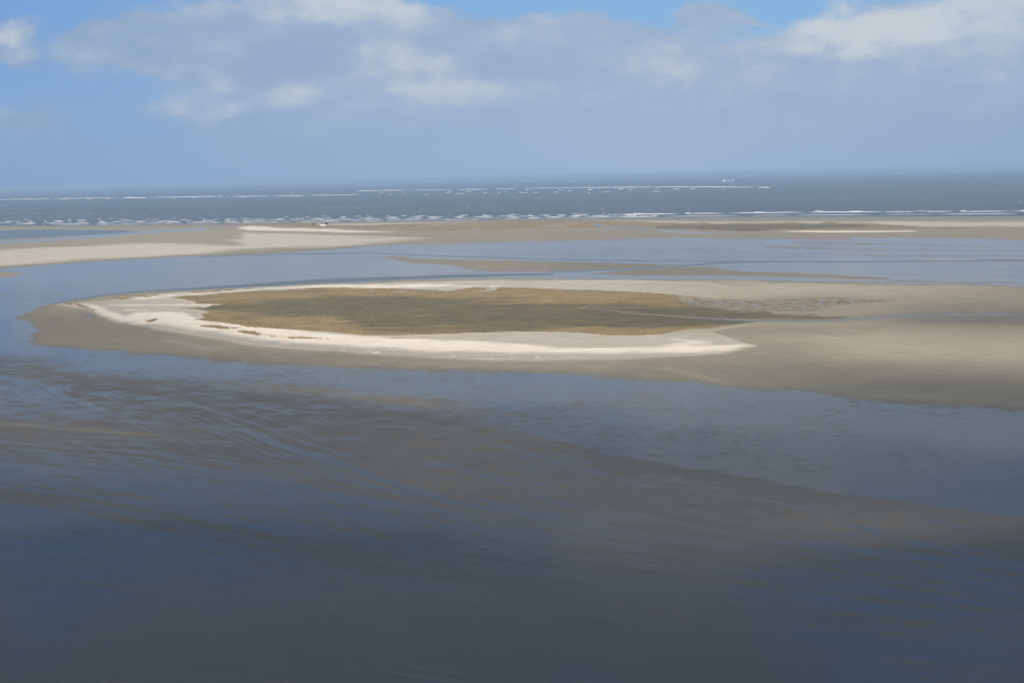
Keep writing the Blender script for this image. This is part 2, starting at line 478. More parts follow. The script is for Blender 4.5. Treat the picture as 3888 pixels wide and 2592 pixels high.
# film of water over the foreground by flow line (rows: s) and x
FX = [-300, 0, 300, 600, 900, 1200, 1500, 1800, 2352]
FROWS = [(-1.2, [.84, .84, .84, .78, .72, .70, .68, .70, .74]),
         (-0.35, [.82, .82, .74, .66, .62, .62, .64, .70, .84]),
         (-0.03, [.45, .42, .36, .38, .42, .54, .68, .84, .98]),
         (0.03, [.42, .38, .36, .36, .36, .34, .28, .24, .22]),
         (0.35, [.58, .58, .46, .36, .33, .33, .33, .33, .33]),
         (0.62, [.62, .62, .44, .32, .32, .34, .34, .34, .34]),
         (0.90, [.50, .48, .36, .31, .32, .34, .35, .36, .37]),
         (1.04, [.26, .24, .24, .28, .30, .32, .34, .36, .38]),
         (1.45, [.36, .34, .28, .28, .34, .42, .44, .46, .48]),
         (2.0, [.62, .62, .58, .54, .52, .54, .54, .52, .54]),
         (2.35, [.80, .82, .76, .66, .60, .58, .60, .62, .64]),
         (2.7, [.66, .62, .58, .54, .52, .52, .58, .64, .66]),
         (2.95, [.42, .38, .34, .32, .34, .42, .52, .60, .62]),
         (3.12, [.44, .40, .36, .34, .38, .46, .54, .60, .60]),
         (3.24, [.84, .84, .80, .76, .68, .66, .66, .66, .62]),
         (4.0, [.86, .88, .90, .88, .84, .80, .78, .74, .70]),
         (6.0, [.95, .95, .95, .95, .95, .92, .90, .90, .90])]


def flow_s(vx, vy):
    ys = np.array([np.interp(vx, [q[0] for q in L], [q[1] for q in L]) for L in FLOW])
    s = (vy - ys[0]) / (ys[1] - ys[0])           # above the first line
    for k in range(len(FLOW) - 1):
        t = (vy - ys[k]) / (ys[k + 1] - ys[k])
        s = np.where(vy >= ys[k], k + t, s)
    return s


def film_table(s, vx):
    rows = np.array([np.interp(vx, FX, r) for _, r in FROWS])
    sv = [q for q, _ in FROWS]
    f = rows[0].copy()
    for k in range(len(sv) - 1):
        t = np.clip((s - sv[k]) / (sv[k + 1] - sv[k]), 0, 1)
        f = np.where(s >= sv[k], rows[k] * (1 - t) + rows[k + 1] * t, f)
    f = np.where(s >= sv[-1], rows[-1], f)
    return f


# ------------------------------------------------------------------ the flats: one sheet from under the camera to the sea
def ground_grid():
    az = list(np.arange(-25.5, 25.5001, 0.078))
    for s in (1, -1):
        e = []
        a = 25.5
        st = 0.15
        while a < 78:
            st *= 1.12
            a += st
            e.append(s * a)
        az += e
    az = np.radians(np.array(sorted(az)))
    dips = []
    d = 100.0
    while d < 3200:
        dips.append(d)
        d += 1.6 if d < 262 else (2.6 if d < 460 else (3.0 if d < 780 else (5.0 if d < 1400 else (8.0 if d < 2100 else 60))))
    dips += [3500, 4200, 5500, 8000, 14000, 40000]
    dep = np.arctan(np.array(dips) / FPX)
    A, D = np.meshgrid(az, dep)
    rr = CAM_H / np.tan(D)
    return rr * np.sin(A), rr * np.cos(A)


GX, GY = ground_grid()
NR, NC = GX.shape
gx_, gy_ = GX.ravel(), GY.ravel()
px, py = project(np.stack([gx_, gy_, np.zeros_like(gx_)], 1))
behind = gy_ < 30
vx, vy = px / V2S, py / V2S

# world-space wobble of the traced edges (metres -> looks like tide fringes)
w_small = fbm(gx_ / 14, gy_ / 14, 3, 4)
w_mid = fbm(gx_ / 60, gy_ / 60, 21, 4)
w_far = fbm(gx_ / 120, gy_ / 120, 33, 4)


def P(poly, R=24, wob=0.0, noise=w_small):
    s = sdist(px, py, poly, R * 3)
    return smooth(s + noise * wob, -R / 2, R / 2)


film = np.zeros_like(px); dry = np.full_like(px, 0.25); veg = np.zeros_like(px); olive = np.zeros_like(px)
chan = np.zeros_like(px); fring = np.full_like(px, 0.25); rust = np.zeros_like(px); pools = np.zeros_like(px)


def lay(a, m, v):
    a[:] = a * (1 - m) + v * m


# foreground
s_flow = flow_s(vx, vy)
s_w = s_flow + 0.07 * fbm(gx_ / 90, gy_ / 90, 51, 4) * smooth(np.abs(s_flow), 0.0, 0.3) + 0.02 * w_small
film[:] = film_table(s_w, vx)
dry[:] = 0.12
fg = smooth(vy, 780, 880)
fring[:] = 0.36
lay(fring, smooth(s_flow, -0.2, 0.1), 0.46)
# tan slightly drier streaks
t1 = np.interp(vx, [-300, 0, 350, 550, 900], [960, 972, 998, 1020, 1085])
lay(dry, np.exp(-((vy - t1) / 4.5) ** 2) * smooth(vx, 520, 250) * 0.7, 0.42)
t2 = np.interp(vx, [450, 700, 1050, 1250], [880, 897, 935, 952])
lay(dry, np.exp(-((vy - t2) / 14) ** 2) * smooth(vx, 480, 620) * smooth(vx, 1250, 950), 0.34)
lay(film, np.exp(-((vy - t2) / 12) ** 2) * smooth(vx, 480, 620) * smooth(vx, 1250, 950) * 0.7, 0.36)
TONGUES = [([(1372, 1806), (1538, 1856), (1687, 1897), (1825, 1925), (1991, 1953), (2184, 1986), (2600, 2052), (3100, 2110)], 3, 14),
           ([(1300, 1875), (1438, 1892), (1610, 1925), (1770, 1958), (1963, 1997), (2240, 2052), (2700, 2105)], 4, 16),
           ([(1180, 1915), (1300, 1942), (1466, 1964), (1687, 1997), (1853, 2013), (2240, 2075)], 10, 24),
           ([(1742, 1881), (1908, 1920), (2046, 1944), (2240, 1964), (2500, 1985)], 3, 9),
           ([(714, 1765), (833, 1797), (1071, 1836), (1400, 1901), (1700, 1950)], 4, 18),
           ([(560, 1800), (760, 1840), (1000, 1895), (1250, 1935)], 6, 16),
           ([(0, 1790), (300, 1800), (600, 1850), (900, 1905)], 18, 22),
           ([(820, 1573), (950, 1640), (1066, 1693), (1200, 1740), (1330, 1775)], 1.5, 3.5),
           ([(950, 1600), (1100, 1660), (1250, 1710), (1420, 1760)], 1.0, 3.0),
           ([(900, 1650), (1040, 1705), (1180, 1752)], 1.5, 2.5),
           ([(1339, 1784), (1500, 1835), (1653, 1875), (1800, 1905)], 2, 4),
           ([(1500, 1700), (1700, 1760), (1900, 1805), (2150, 1850)], 1.0, 2.5),
           ([(2400, 1800), (2560, 1825), (2748, 1855), (3027, 1925), (3235, 1973)], 1.5, 2.5),
           ([(2400, 1885), (2600, 1930), (2818, 1980), (3027, 2036), (3200, 2071)], 2.5, 5.0),
           ([(2350, 1930), (2600, 1990), (2850, 2040), (3200, 2085), (3888, 2150)], 4.0, 10.0),
           ([(1900, 1700), (2150, 1765), (2400, 1830), (2600, 1875)], 1.0, 2.5)]
for L, w0, w1 in TONGUES:
    d = ldist(px, py, L, 60)
    t = np.clip((px - L[0][0]) / (L[-1][0] - L[0][0]), 0, 1)
    wd = w0 + (w1 - w0) * t
    m = smooth(d + 1.5 * w_small, wd + 2.0, wd * 0.45) * smooth(t, 0, 0.08) * smooth(t, 1.0, 0.75)
    lay(film, m * (0.85 if w1 > 6 else 0.6), 0.86)
BROWN = [([(-200, 1890), (0, 1897), (179, 1903), (387, 1942), (655, 1985), (1012, 2040), (1400, 2098), (1700, 2140)], 17, 22),
         ([(-200, 1835), (0, 1840), (250, 1850), (520, 1885), (700, 1905)], 7, 9), ([(900, 1940), (1200, 1985), (1500, 2040), (1900, 2095)], 7, 12),
         ([(1800, 2120), (2200, 2150), (2600, 2190), (3100, 2240)], 6, 10), ([(2000, 2060), (2500, 2110), (3000, 2150)], 5, 9)]
for L, w0, w1 in BROWN:
    d = ldist(px, py, L, 60)
    t = np.clip((px - L[0][0]) / (L[-1][0] - L[0][0]), 0, 1)
    wd = w0 + (w1 - w0) * t
    m = smooth(d + 4 * w_small, wd + 3.0, wd * 0.5) * smooth(t, 0, 0.1) * smooth(t, 1.0, 0.7)
    lay(film, m * 0.75, 0.22)
# everything north of the near island
north = (py < np.interp(px, [q[0] for q in NSHORE], [q[1] for q in NSHORE])) & (px > 100)
m = P(WET_NORTH, 16, 6)
wn = 1.5 * fbm((gx_ + gy_ * .35) / 520, gy_ / 75, 301, 5)
lay(film, m, 0.78 + 0.30 * wn + 0.12 * smooth(px, 1300, 300)); lay(dry, m, 0.22); lay(fring, m, 0.26)
# land between the wet flat and the sea
LAND_FAR = WATERLINE + [(6500, 760), (-3000, 820)]
m = P(LAND_FAR, 10, 4, w_mid)
lay(film, m, 0.08); lay(dry, m, 0.33); lay(fring, m, 0.1)
m = smooth(sdist(px, py, LAND_FAR, 60), 0, 60) * 1.0
wl = np.interp(px, [q[0] for q in WATERLINE], [q[1] for q in WATERLINE])
damp = np.exp(-((wl - py) / 7.0) ** 2) * (wl >= py)
m = P(GREY_FAR, 20, 10, w_far); lay(dry, m, 0.37)
m = P(FAR_PALE, 40, 30, w_far); lay(dry, m, 0.69)
m = P(FAR_BEACH, 14, 10, w_mid); lay(dry, m, 0.88)
m = P(BACK_BEACH, 12, 10, w_mid); lay(dry, m, 0.60); 
m = P([(3300, 843), (3888, 844), (5200, 842), (5200, 858), (3888, 860), (3400, 856)], 14, 10, w_mid); lay(dry, m, 0.66)
lay(dry, damp * 0.8 * smooth(px, 1500, 1100), 0.2)
# wet sea edge of the far beach
shore_y = np.interp(px, [q[0] for q in SHORE], [q[1] for q in SHORE])
m = smooth(py, shore_y + 16, shore_y + 5) * smooth(px, 1500, 2100) + smooth(py, shore_y + 8, shore_y + 2) * smooth(px, 2100, 1500)
lay(film, m, 0.40); lay(dry, m, 0.22); lay(fring, m, 0.2)
m = P(INLET, 16, 12, w_far); lay(film, m, 0.92); lay(chan, m, 0.75)
lay(film, smooth(ldist(px, py, INLET_LINE, 30), 7, 2.5), 0.95)
lay(dry, P([(0, 911), (150, 905), (300, 895), (460, 887), (480, 890), (357, 897), (150, 911), (0, 918)], 10, 4), 0.33)
m = P(POOL_A, 10, 14, w_mid); lay(film, m, 0.9)
m = P(POOL_B, 8, 0); lay(film, m, 1.0); lay(chan, m, 0.5)
m = smooth(ldist(px, py, POOL_LINE, 20), 3.5, 1.5); lay(film, m, 0.9); lay(chan, m, 0.6)
# far dunes
m_dune = P(DUNE, 12, 12, w_mid)
veg_far = m_dune * smooth(fbm(gx_ / 45, gy_ / 110, 71, 4), -0.62, -0.2)
lay(veg, veg_far, 0.62)
lay(olive, m_dune, 0.05); lay(olive, P(DUNE_OLIVE, 30, 14, w_mid), 0.85)
m = smooth(fbm(gx_ / 90, gy_ / 260, 77, 3), 0.1, 0.5) * m_dune; lay(olive, m * 0.45, 0.7)
lay(film, m_dune, 0.0)
m = P(POOL_B, 8, 0); lay(veg, m, 0.0); lay(film, m, 1.0)
m = smooth(ldist(px, py, POOL_LINE, 20), 3.5, 1.5); lay(veg, m, 0.0); lay(film, m, 0.9)
m = P(SPIT_FR, 8, 6, w_mid); lay(veg, m * 0.7, 0.55); lay(rust, m, 0.8)
m = P(SPIT, 7, 2, w_mid); lay(dry, m, 1.0); lay(veg, m, 0.0); lay(film, m, 0.0)
m = P(POOL_A, 10, 14, w_mid); lay(veg, m, 0)
lay(film, P([(1250, 952), (1700, 925), (2500, 908), (3300, 908), (3300, 960), (2700, 985), (1900, 972), (1400, 958)], 60, 30, w_far) * 0.6, 0.60)
lay(film, P([(2700, 1004), (3349, 999), (3888, 997), (5000, 992), (5000, 1100), (3888, 1078), (3500, 1062), (3096, 1036), (2800, 1021)], 20, 16, w_far) * 0.8, 0.98)
lay(film, P([(-900, 1060), (200, 1010), (700, 985), (1400, 980), (1700, 1020), (1500, 1040), (700, 1075), (200, 1120), (-900, 1180)], 50, 20, w_far) * 0.5, 0.95)
# bars in the wet flat
for poly in (BAR_A, BAR_B):
    m = P(poly, 14, 10); lay(film, m, 0.05); lay(dry, m, 0.24); lay(fring, m, 0.16)
m = P(BAR_C, 14, 16); lay(film, m, 0.2); lay(dry, m, 0.3)
for L, w_ in (([(3300, 1041), (3600, 1043), (3888, 1048), (4600, 1060)], 1.8), ([(3450, 1021), (3700, 1022), (4400, 1030)], 1.3), ([(2900, 1068), (3100, 1071), (3330, 1069)], 1.6),
              ([(3380, 1066), (3560, 1069), (3888, 1074)], 2.2), ([(2850, 938), (3200, 945), (3600, 950), (4300, 953)], 2.0), ([(3000, 921), (3350, 926), (3888, 938)], 2.4),
              ([(3150, 968), (3500, 972), (3888, 970)], 1.6), ([(0, 1116), (180, 1119), (330, 1116), (450, 1118)], 2.2), ([(60, 1085), (260, 1090), (520, 1083)], 1.2)):
    m = smooth(ldist(px, py, L, 30) + 1.6 * w_small, w_ + 1.4, w_ * .4); lay(film, m * 0.75, 0.3)
for L, w_ in (([(2560, 905), (2750, 925), (2950, 950), (3200, 962)], 4.0), ([(3250, 905), (3500, 918), (3888, 935), (4400, 950)], 5.0), ([(0, 1225), (110, 1200), (230, 1170), (330, 1150)], 3.0)):
    m = smooth(ldist(px, py, L, 30) + 2.0 * w_small, w_ + 2, w_ * .4); lay(film, m * 0.9, 1.05)
m = P(WETSTREAK, 30, 0); lay(film, m * 0.8, 1.0)
m = P(ORANGE_SPECK, 8, 6); sp = m * smooth(fbm(gx_ / 40, gy_ / 60, 91, 3), -0.05, 0.15)
lay(film, m, 0.35); lay(film, sp, 0.0); lay(dry, sp, 0.62)
# the near sand island
m_isl = P(FLAT_ISLAND, 34, 20)
lowS = smooth(py, 1240, 1330)
m_isl = m_isl * (1 - lowS) + lowS * smooth(sdist(px, py, FLAT_ISLAND, 110) + 36 * w_small + 22 * w_mid, -46, 52)
lay(film, m_isl, 0.05); lay(fring, m_isl, 0.15)
isl_d = 0.34 + 0.10 * fbm(gx_ / 160, gy_ / 90, 101, 3)
isl_d = isl_d + 0.16 * smooth(vx, 1700, 2000) * np.exp(-((vy - 800) / 42) ** 2) + 0.14 * smooth(vx, 1350, 1600) * np.exp(-((vy - 655) / 26) ** 2)
isl_d = isl_d + 0.08 * smooth(vx, 1800, 2100) * np.exp(-((vy - 690) / 18) ** 2)
isl_d = isl_d - 0.10 * smooth(vx, 1500, 1700) * np.exp(-((vy - 760) / 12) ** 2) * smooth(vx, 2150, 1900) - 0.14 * smooth(vx, 1900, 2200) * np.exp(-((vy - 738) / 9) ** 2)
dry[:] = dry * (1 - m_isl) + isl_d * m_isl
# thin pale wind-blown streaks on the south beach
m = smooth(fbm((gx_ * 0.9 + gy_ * 0.55) / 7, (gy_ * 0.9 - gx_ * 0.5) / 60, 111, 3), 0.22, 0.5) * smooth(fbm(gx_ / 90, gy_ / 60, 115, 3), 0.0, 0.35)
lay(dry, m * m_isl * 0.5 * smooth(vy, 740, 770), 0.5)
m = P([(560, 1262), (620, 1268), (720, 1292), (800, 1316), (860, 1338), (760, 1334), (680, 1312), (600, 1284)], 40, 30)
lay(dry, m * 0.5 * smooth(fbm((gx_ + gy_ * .4) / 9, gy_ / 26, 117, 3), -0.05, 0.35), 0.6)
lay(dry, P([(320, 1196), (345, 1197), (365, 1200), (350, 1203), (325, 1203)], 10, 0), 0.0); 
lay(film, P([(325, 1197), (345, 1197), (362, 1200), (345, 1202), (328, 1202)], 8, 0), 0.75)
m_ridge = P(RIDGE, 30, 16, w_mid) * (1 - smooth(px, 2300, 2900) * smooth(py, 1300, 1235) * 0.9)
lay(fring, m_ridge, 0.0)
lay(dry, m_ridge, 0.60)
lay(film, m_ridge, 0.0)
edge = np.exp(-((sdist(px, py, RIDGE, 90) - 8) / 9.0) ** 2) * smooth(px, 2900, 2700)
lay(dry, edge * 0.55 * smooth(w_mid, -0.3, 0.3), 0.78)
rag = w_small + 0.5 * w_mid + 0.6 * fbm(gx_ / 40, gy_ / 7, 401, 3)
for poly, v, wob, R_ in ((PALE_SW, 0.96, 15, 44), (PALE_N, 0.93, 18, 18), (PALE_TIP, 0.84, 20, 26)):
    m = smooth(sdist(px, py, poly, 80) + rag * wob, -R_ / 2, R_ / 2) * (0.90 + 0.10 * smooth(rag, -.8, .2)); lay(dry, m, v)
lay(dry, smooth(ldist(px, py, [(420, 1162), (560, 1161), (700, 1160), (820, 1161)], 12), 3.2, 0.8) * 0.9, 0.95)
lay(dry, smooth(ldist(px, py, [(480, 1180), (560, 1179)], 12), 4, 0.8) * 0.8, 0.9)
m = P([(760, 1184), (860, 1180), (900, 1190), (820, 1194)], 20, 16) ; lay(dry, m, 0.65)
# pale wash-over crescents on the beach below the ridge
cres = smooth(fbm(gx_ / 5.5, gy_ / 3.5, 121, 2), 0.38, 0.52) * np.exp(-((py - np.interp(px, [1250, 1557, 1914, 2271], [1328, 1348, 1362, 1363])) / 7) ** 2) * smooth(px, 1200, 1320) * smooth(px, 2350, 1900)
lay(dry, cres, 1.0)
# marsh
m_marsh = P(MARSH, 7, 8)
m_marsh = m_marsh * (1 - smooth(px, 2450, 3150) * 0.55 * smooth(w_small + .5 * w_mid, -.5, .3))
veg_m = m_marsh
lay(veg, veg_m, 1.0)
gap_n = smooth(fbm(gx_ / 16, gy_ / 16, 131, 4), 0.12, 0.4) * np.exp(-((py - np.interp(px, [1100, 1400, 1700, 1900], [1104, 1106, 1112, 1100])) / 8) ** 2) * smooth(px, 1300, 1500) * smooth(px, 2000, 1800)
lay(veg, gap_n, 0.1)
lay(olive, m_marsh, 0.12 + 0.22 * np.clip(w_mid, 0, 1))
lay(olive, P(OLIVE, 110, 50, w_mid), 0.84)
m = smooth(fbm(gx_ / 300, gy_ / 30, 141, 5), 0.0, 0.5) * m_marsh; lay(olive, m * 0.55, 0.25)
m = smooth(fbm(gx_ / 330, gy_ / 34, 147, 5), 0.0, 0.5) * m_marsh; lay(olive, m * 0.45, 0.95)
m = P([(2300, 1222), (2600, 1222), (2860, 1224), (2600, 1240), (2400, 1246), (2200, 1240)], 40, 10); lay(olive, m, 1.15)
for q in PATCHES:
    m = P(q, 6, 12) * smooth(fbm(gx_ / 6, gy_ / 6, 151, 3), -0.45, 0.0)
    lay(veg, m, 0.9); lay(olive, m, 0.0); lay(rust, m, 0.2)
for q, n_ in ((PATCHES[8], 0.95), (PATCHES[9], 0.8)):
    lay(rust, P(q, 8, 8), n_)
# hummocks and little pools at the marsh's end
m_h = P(HUMMOCK, 40, 26)
lay(veg, m_h, 0.0)
lay(dry, m_h, 0.30)
lay(olive, m_h, 0.55)
# creek
cd = ldist(px, py, CREEK, 40)
m = smooth(cd, 9, 3) * smooth(px, 2150, 2500)
lay(olive, m * smooth(px, 3600, 3000), 0.9)
cw = np.interp(px, [2180, 2400, 2843, 3600, 4000], [0.6, 1.6, 2.6, 2.2, 3.0])
m = smooth(cd, cw + 1.6, cw - 0.8)
lay(dry, m, 0.12); lay(film, m * .75, 0.98); lay(veg, m, 0.0); lay(chan, m, 0.3)
lay(dry, smooth(cd, 12, 5) * 0.5 * smooth(px, 3000, 3300) * (1 - m), 0.2)
# channels
cd = ldist(px, py, NCHAN, 40)
cw = np.interp(px, [200, 434, 740, 1200, 1736, 2093], [1.0, 1.5, 3.5, 7.5, 5.5, 3.0])
m = smooth(cd, cw + 1.8, cw - 1.2) ; lay(chan, m, 1.0); lay(film, m, 1.0); lay(fring, m, 0.0)
m = smooth(ldist(px, py, THINCHAN, 20), 4.5, 1.8); lay(chan, m, 0.75); lay(film, m, 1.0); lay(fring, m, 0.0)
m = smooth(ldist(px, py, FARCHAN, 20), 4.5, 1.8); lay(chan, m * 0.8, 0.75); lay(film, m, 1.0)
for a in (film, dry, veg, olive, chan, fring, rust):
    np.clip(a, 0, 1.2, out=a)

# elevation
gz_ = np.zeros_like(px)
gz_ += 0.9 * m_isl * smooth(dry, 0.2, 0.9) + 0.5 * m_isl * veg
gz_ += m_dune * veg * (1.2 + 2.6 * (fbm(gx_ / 70, gy_ / 70, 171, 4) + 0.35)).clip(0, 5)
gz_ += 0.25 * dry * (py < 1000)
gz_ -= 0.25 * chan
# below the sea
below = smooth(py, shore_y + 2.0, shore_y - 14)
gz_ -= 2.2 * below
gz_[behind] = 0.0
film[behind] = 0.9; dry[behind] = 0.2; veg[behind] = 0; fring[behind] = 0.3
hum = m_h * smooth(px, 2500, 2700)
# smooth flow coordinate for streaks
flow = np.clip(s_flow, -4, 8)


def ground_material():
    mat = bpy.data.materials.new('wet_sand_flats')
    mat.use_nodes = True
    g = NT(mat.node_tree)
    pos = g.node('ShaderNodeNewGeometry').outputs['Position']
    X, Y, Z = g.sep(pos)
    aF, aD, aV, aO, aC, aA, aR, aS = (g.attr(n) for n in ('film', 'dry', 'veg', 'olive', 'chan', 'fringe', 'rust', 'flow'))
    flat = g.xyz(X, Y, 0.0)
    nfine = g.noise(flat, 0.9, 4.0, 0.6)
    nmid = g.noise(flat, 0.16, 6.0, 0.62)
    nbig = g.noise(flat, 0.022, 5.0, 0.6)
    # streaks drawn out by the ebb: across the flow lines fine, along them long
    st = g.noise(g.xyz(g.math('MULTIPLY', aS, 9.0), g.math('MULTIPLY', X, 0.012), g.math('MULTIPLY', Y, 0.002)), 1.0, 7.0, 0.66, 0.3)
    st2 = g.noise(g.xyz(g.math('MULTIPLY', aS, 34.0), g.math('MULTIPLY', X, 0.03), 4.0), 1.0, 5.0, 0.6, 0.4)
    # thin rills running down the bar at a steeper angle
    dx, dy = 0.58, -0.815
    ru = g.math('ADD', g.math('MULTIPLY', X, dx), g.math('MULTIPLY', Y, dy))
    rv = g.math('SUBTRACT', g.math('MULTIPLY', X, dy), g.math('MULTIPLY', Y, -dx))
    rv = g.math('ADD', g.math('MULTIPLY', X, 0.815), g.math('MULTIPLY', Y, 0.58))
    wob = g.math('MULTIPLY', g.math('SUBTRACT', g.noise(flat, 0.02, 3.0), 0.5), 9.0)
    rill = g.noise(g.xyz(g.math('MULTIPLY', g.math('ADD', rv, wob), 0.30), g.math('MULTIPLY', ru, 0.006), 1.3), 1.0, 4.0, 0.6)
    rill_m = g.math('MULTIPLY', g.step(rill, 0.50, 0.66), g.step(aS, 0.05, 0.35))
    rill_m = g.math('MULTIPLY', rill_m, g.step(aS, 3.2, 2.4))
    fg = g.step(aS, -0.3, 0.15)                    # inside the streaked foreground
    nA = g.math('SUBTRACT', nmid, 0.5)
    nA = g.math('ADD', nA, g.math('MULTIPLY', g.math('SUBTRACT', nbig, 0.5), 0.8))
    nA = g.math('ADD', nA, g.math('MULTIPLY', g.math('SUBTRACT', nfine, 0.5), 0.5))
    nB = g.math('ADD', g.math('MULTIPLY', g.math('SUBTRACT', st, 0.5), 1.9), g.math('MULTIPLY', g.math('SUBTRACT', st2, 0.5), 1.9))
    nB = g.math('ADD', nB, g.math('MULTIPLY', nA, 0.35))
    # the flow streaks only take over further down; higher up the film breaks into small mottles
    down = g.step(aS, 0.7, 1.6, 0.30, 1.0)
    mott = g.math('ADD', g.noise(g.xyz(g.math('MULTIPLY', X, 0.55), Y, 9.0), 0.10, 6.0, 0.66), -0.5)
    nB = g.math('ADD', g.math('MULTIPLY', nB, down), g.math('MULTIPLY', mott, g.math('SUBTRACT', 1.5, g.math('MULTIPLY', down, 1.4))))
    nmix = g.math('ADD', g.math('MULTIPLY', nA, g.math('SUBTRACT', 1.0, fg)), g.math('MULTIPLY', nB, fg))
    F = g.math('ADD', aF, g.math('MULTIPLY', nmix, g.math('MULTIPLY', aA, 3.0)))
    F = g.math('ADD', F, g.math('MULTIPLY', rill_m, 0.34))
    aH = g.attr('hummock')
    hn = g.noise(g.xyz(g.math('MULTIPLY', X, 0.16), g.math('MULTIPLY', Y, 0.10), 2.0), 1.0, 4.0, 0.6)
    F = g.math('ADD', F, g.math('MULTIPLY', aH, g.step(hn, 0.47, 0.36, 0.0, 0.7)))
    filmf = g.math('MULTIPLY', g.step(F, 0.27, 0.76), g.lin(aC, 0.0, 0.6, 0.88, 1.0))
    # dryness -> sand colour
    wind = g.noise(g.xyz(g.math('MULTIPLY', X, 0.05), g.math('MULTIPLY', Y, 0.22), 7.0), 1.0, 6.0, 0.65, 0.4)
    Dn = g.math('ADD', aD, g.math('MULTIPLY', nA, 0.12))
    Dn = g.math('ADD', Dn, g.math('MULTIPLY', g.math('SUBTRACT', wind, 0.5), g.lin(aD, 0.25, 0.8, 0.18, 0.75)))
    ramp = g.node('ShaderNodeValToRGB')
    g.put(ramp.inputs[0], Dn)
    el = ramp.color_ramp.elements
    el[0].position = 0.0; el[0].color = (0.150, 0.142, 0.118, 1)
    el[1].position = 1.0; el[1].color = (0.790, 0.695, 0.555, 1)
    for pz, c in ((0.25, (0.240, 0.210, 0.150)), (0.42, (0.342, 0.292, 0.202)), (0.62, (0.445, 0.398, 0.318)), (0.80, (0.585, 0.522, 0.425))):
        e = el.new(pz); e.color = (*c, 1)
    sand = ramp.outputs[0]
    vn = g.math('ADD', g.math('MULTIPLY', g.noise(flat, 0.35, 5.0, 0.65), 0.5), g.math('MULTIPLY', g.noise(g.xyz(g.math('MULTIPLY', X, 0.6), Y, 1.0), 0.09, 5.0, 0.65), 0.5))
    och = g.mix(g.step(vn, 0.36, 0.62), (0.205, 0.152, 0.078), (0.330, 0.248, 0.130))
    olv = g.mix(g.step(vn, 0.36, 0.62), (0.108, 0.094, 0.056), (0.180, 0.154, 0.092))
    veil = g.noise(g.xyz(g.math('MULTIPLY', X, 0.008), g.math('MULTIPLY', Y, 0.035), 5.0), 1.0, 6.0, 0.62, 0.5)
    On = g.math('ADD', aO, g.math('MULTIPLY', g.math('SUBTRACT', veil, 0.5), 1.4))
    On = g.math('ADD', On, g.math('MULTIPLY', g.math('SUBTRACT', nmid, 0.5), 0.6))
    vegc = g.mix(g.step(On, 0.1, 0.85), och, olv)
    vegc = g.mix(g.math('MULTIPLY', aR, 0.8), vegc, (0.250, 0.165, 0.105))
    Vn = g.math('ADD', aV, g.math('MULTIPLY', g.math('SUBTRACT', vn, 0.5), 0.7))
    Vn = g.math('ADD', Vn, g.math('MULTIPLY', aH, g.step(hn, 0.46, 0.56, 0.0, 0.85)))
    base = g.mix(g.step(Vn, 0.35, 0.7), sand, vegc)
    wetc = g.mix(0.5, base, (0.085, 0.080, 0.066))
    wetc = g.mix(g.step(aC, 0.1, 0.9), wetc, (0.115, 0.130, 0.112))
    out = g.node('ShaderNodeOutputMaterial')
    land = g.node('ShaderNodeBsdfPrincipled')
    g.put(land.inputs['Base Color'], base)
    land.inputs['Roughness'].default_value = 0.75
    g.put(land.inputs['Specular IOR Level'], g.lin(aD, 0.1, 0.5, 0.35, 0.05))
    wet = g.node('ShaderNodeBsdfPrincipled')
    g.put(wet.inputs['Base Color'], wetc)
    wet.inputs['IOR'].default_value = 1.33
    g.put(wet.inputs['Roughness'], g.lin(aC, 0.0, 1.0, 0.11, 0.30))
    g.put(wet.inputs['Specular IOR Level'], g.lin(aC, 0.0, 1.0, 0.5, 0.16))
    mx = g.node('ShaderNodeMixShader')
    g.put(mx.inputs[0], filmf)
    g.nt.links.new(land.outputs[0], mx.inputs[1])
    g.nt.links.new(wet.outputs[0], mx.inputs[2])
    g.nt.links.new(mx.outputs[0], out.inputs[0])
    return mat


idx = np.arange(NR * NC).reshape(NR, NC)
quads = np.stack([idx[:-1, :-1], idx[:-1, 1:], idx[1:, 1:], idx[1:, :-1]], -1).reshape(-1, 4)
quads = quads[:, ::-1]
me = big_mesh('tidal_flats', np.stack([gx_, gy_, gz_], 1), quads, ground_material())
for nm, a in (('film', film), ('dry', dry), ('veg', veg), ('olive', olive), ('chan', chan), ('fringe', fring), ('rust', rust), ('flow', flow), ('hummock', hum)):
    me.attributes.new(nm, 'FLOAT', 'POINT').data.foreach_set('value', a.astype(np.float32))
flats = link('tidal_flats', me)
tag(flats, 'wet sand flats with a pale sand island and marsh between shallow tidal channels', 'tidal flats', kind='structure')
if me.polygons[len(me.polygons) // 2].normal.z < 0:
    me.flip_normals()


# ------------------------------------------------------------------ the sea out to the horizon
def sea_material():
    mat = bpy.data.materials.new('sea_water')
    mat.use_nodes = True
    g = NT(mat.node_tree)
    pos = g.node('ShaderNodeNewGeometry').outputs['Position']
    X, Y, Z = g.sep(pos)
    n = g.noise(g.xyz(g.math('MULTIPLY', X, 0.5), Y, 0), 0.004, 5.0, 0.55)
    n2 = g.noise(g.xyz(g.math('MULTIPLY', X, 0.12), Y, 3.0), 0.0016, 4.0, 0.55)
    nn = g.math('ADD', g.math('MULTIPLY', n, 0.6), g.math('MULTIPLY', n2, 0.4))
    c = g.mix(g.step(nn, 0.35, 0.65), (0.085, 0.108, 0.112), (0.125, 0.150, 0.150))
    out = g.node('ShaderNodeOutputMaterial')
    b = g.node('ShaderNodeBsdfPrincipled')
    g.put(b.inputs['Base Color'], c)
    b.inputs['IOR'].default_value = 1.33
    g.put(b.inputs['Roughness'], g.lin(nn, 0.3, 0.7, 0.42, 0.55))
    b.inputs['Specular IOR Level'].default_value = 0.35
    g.nt.links.new(b.outputs[0], out.inputs[0])
    return mat


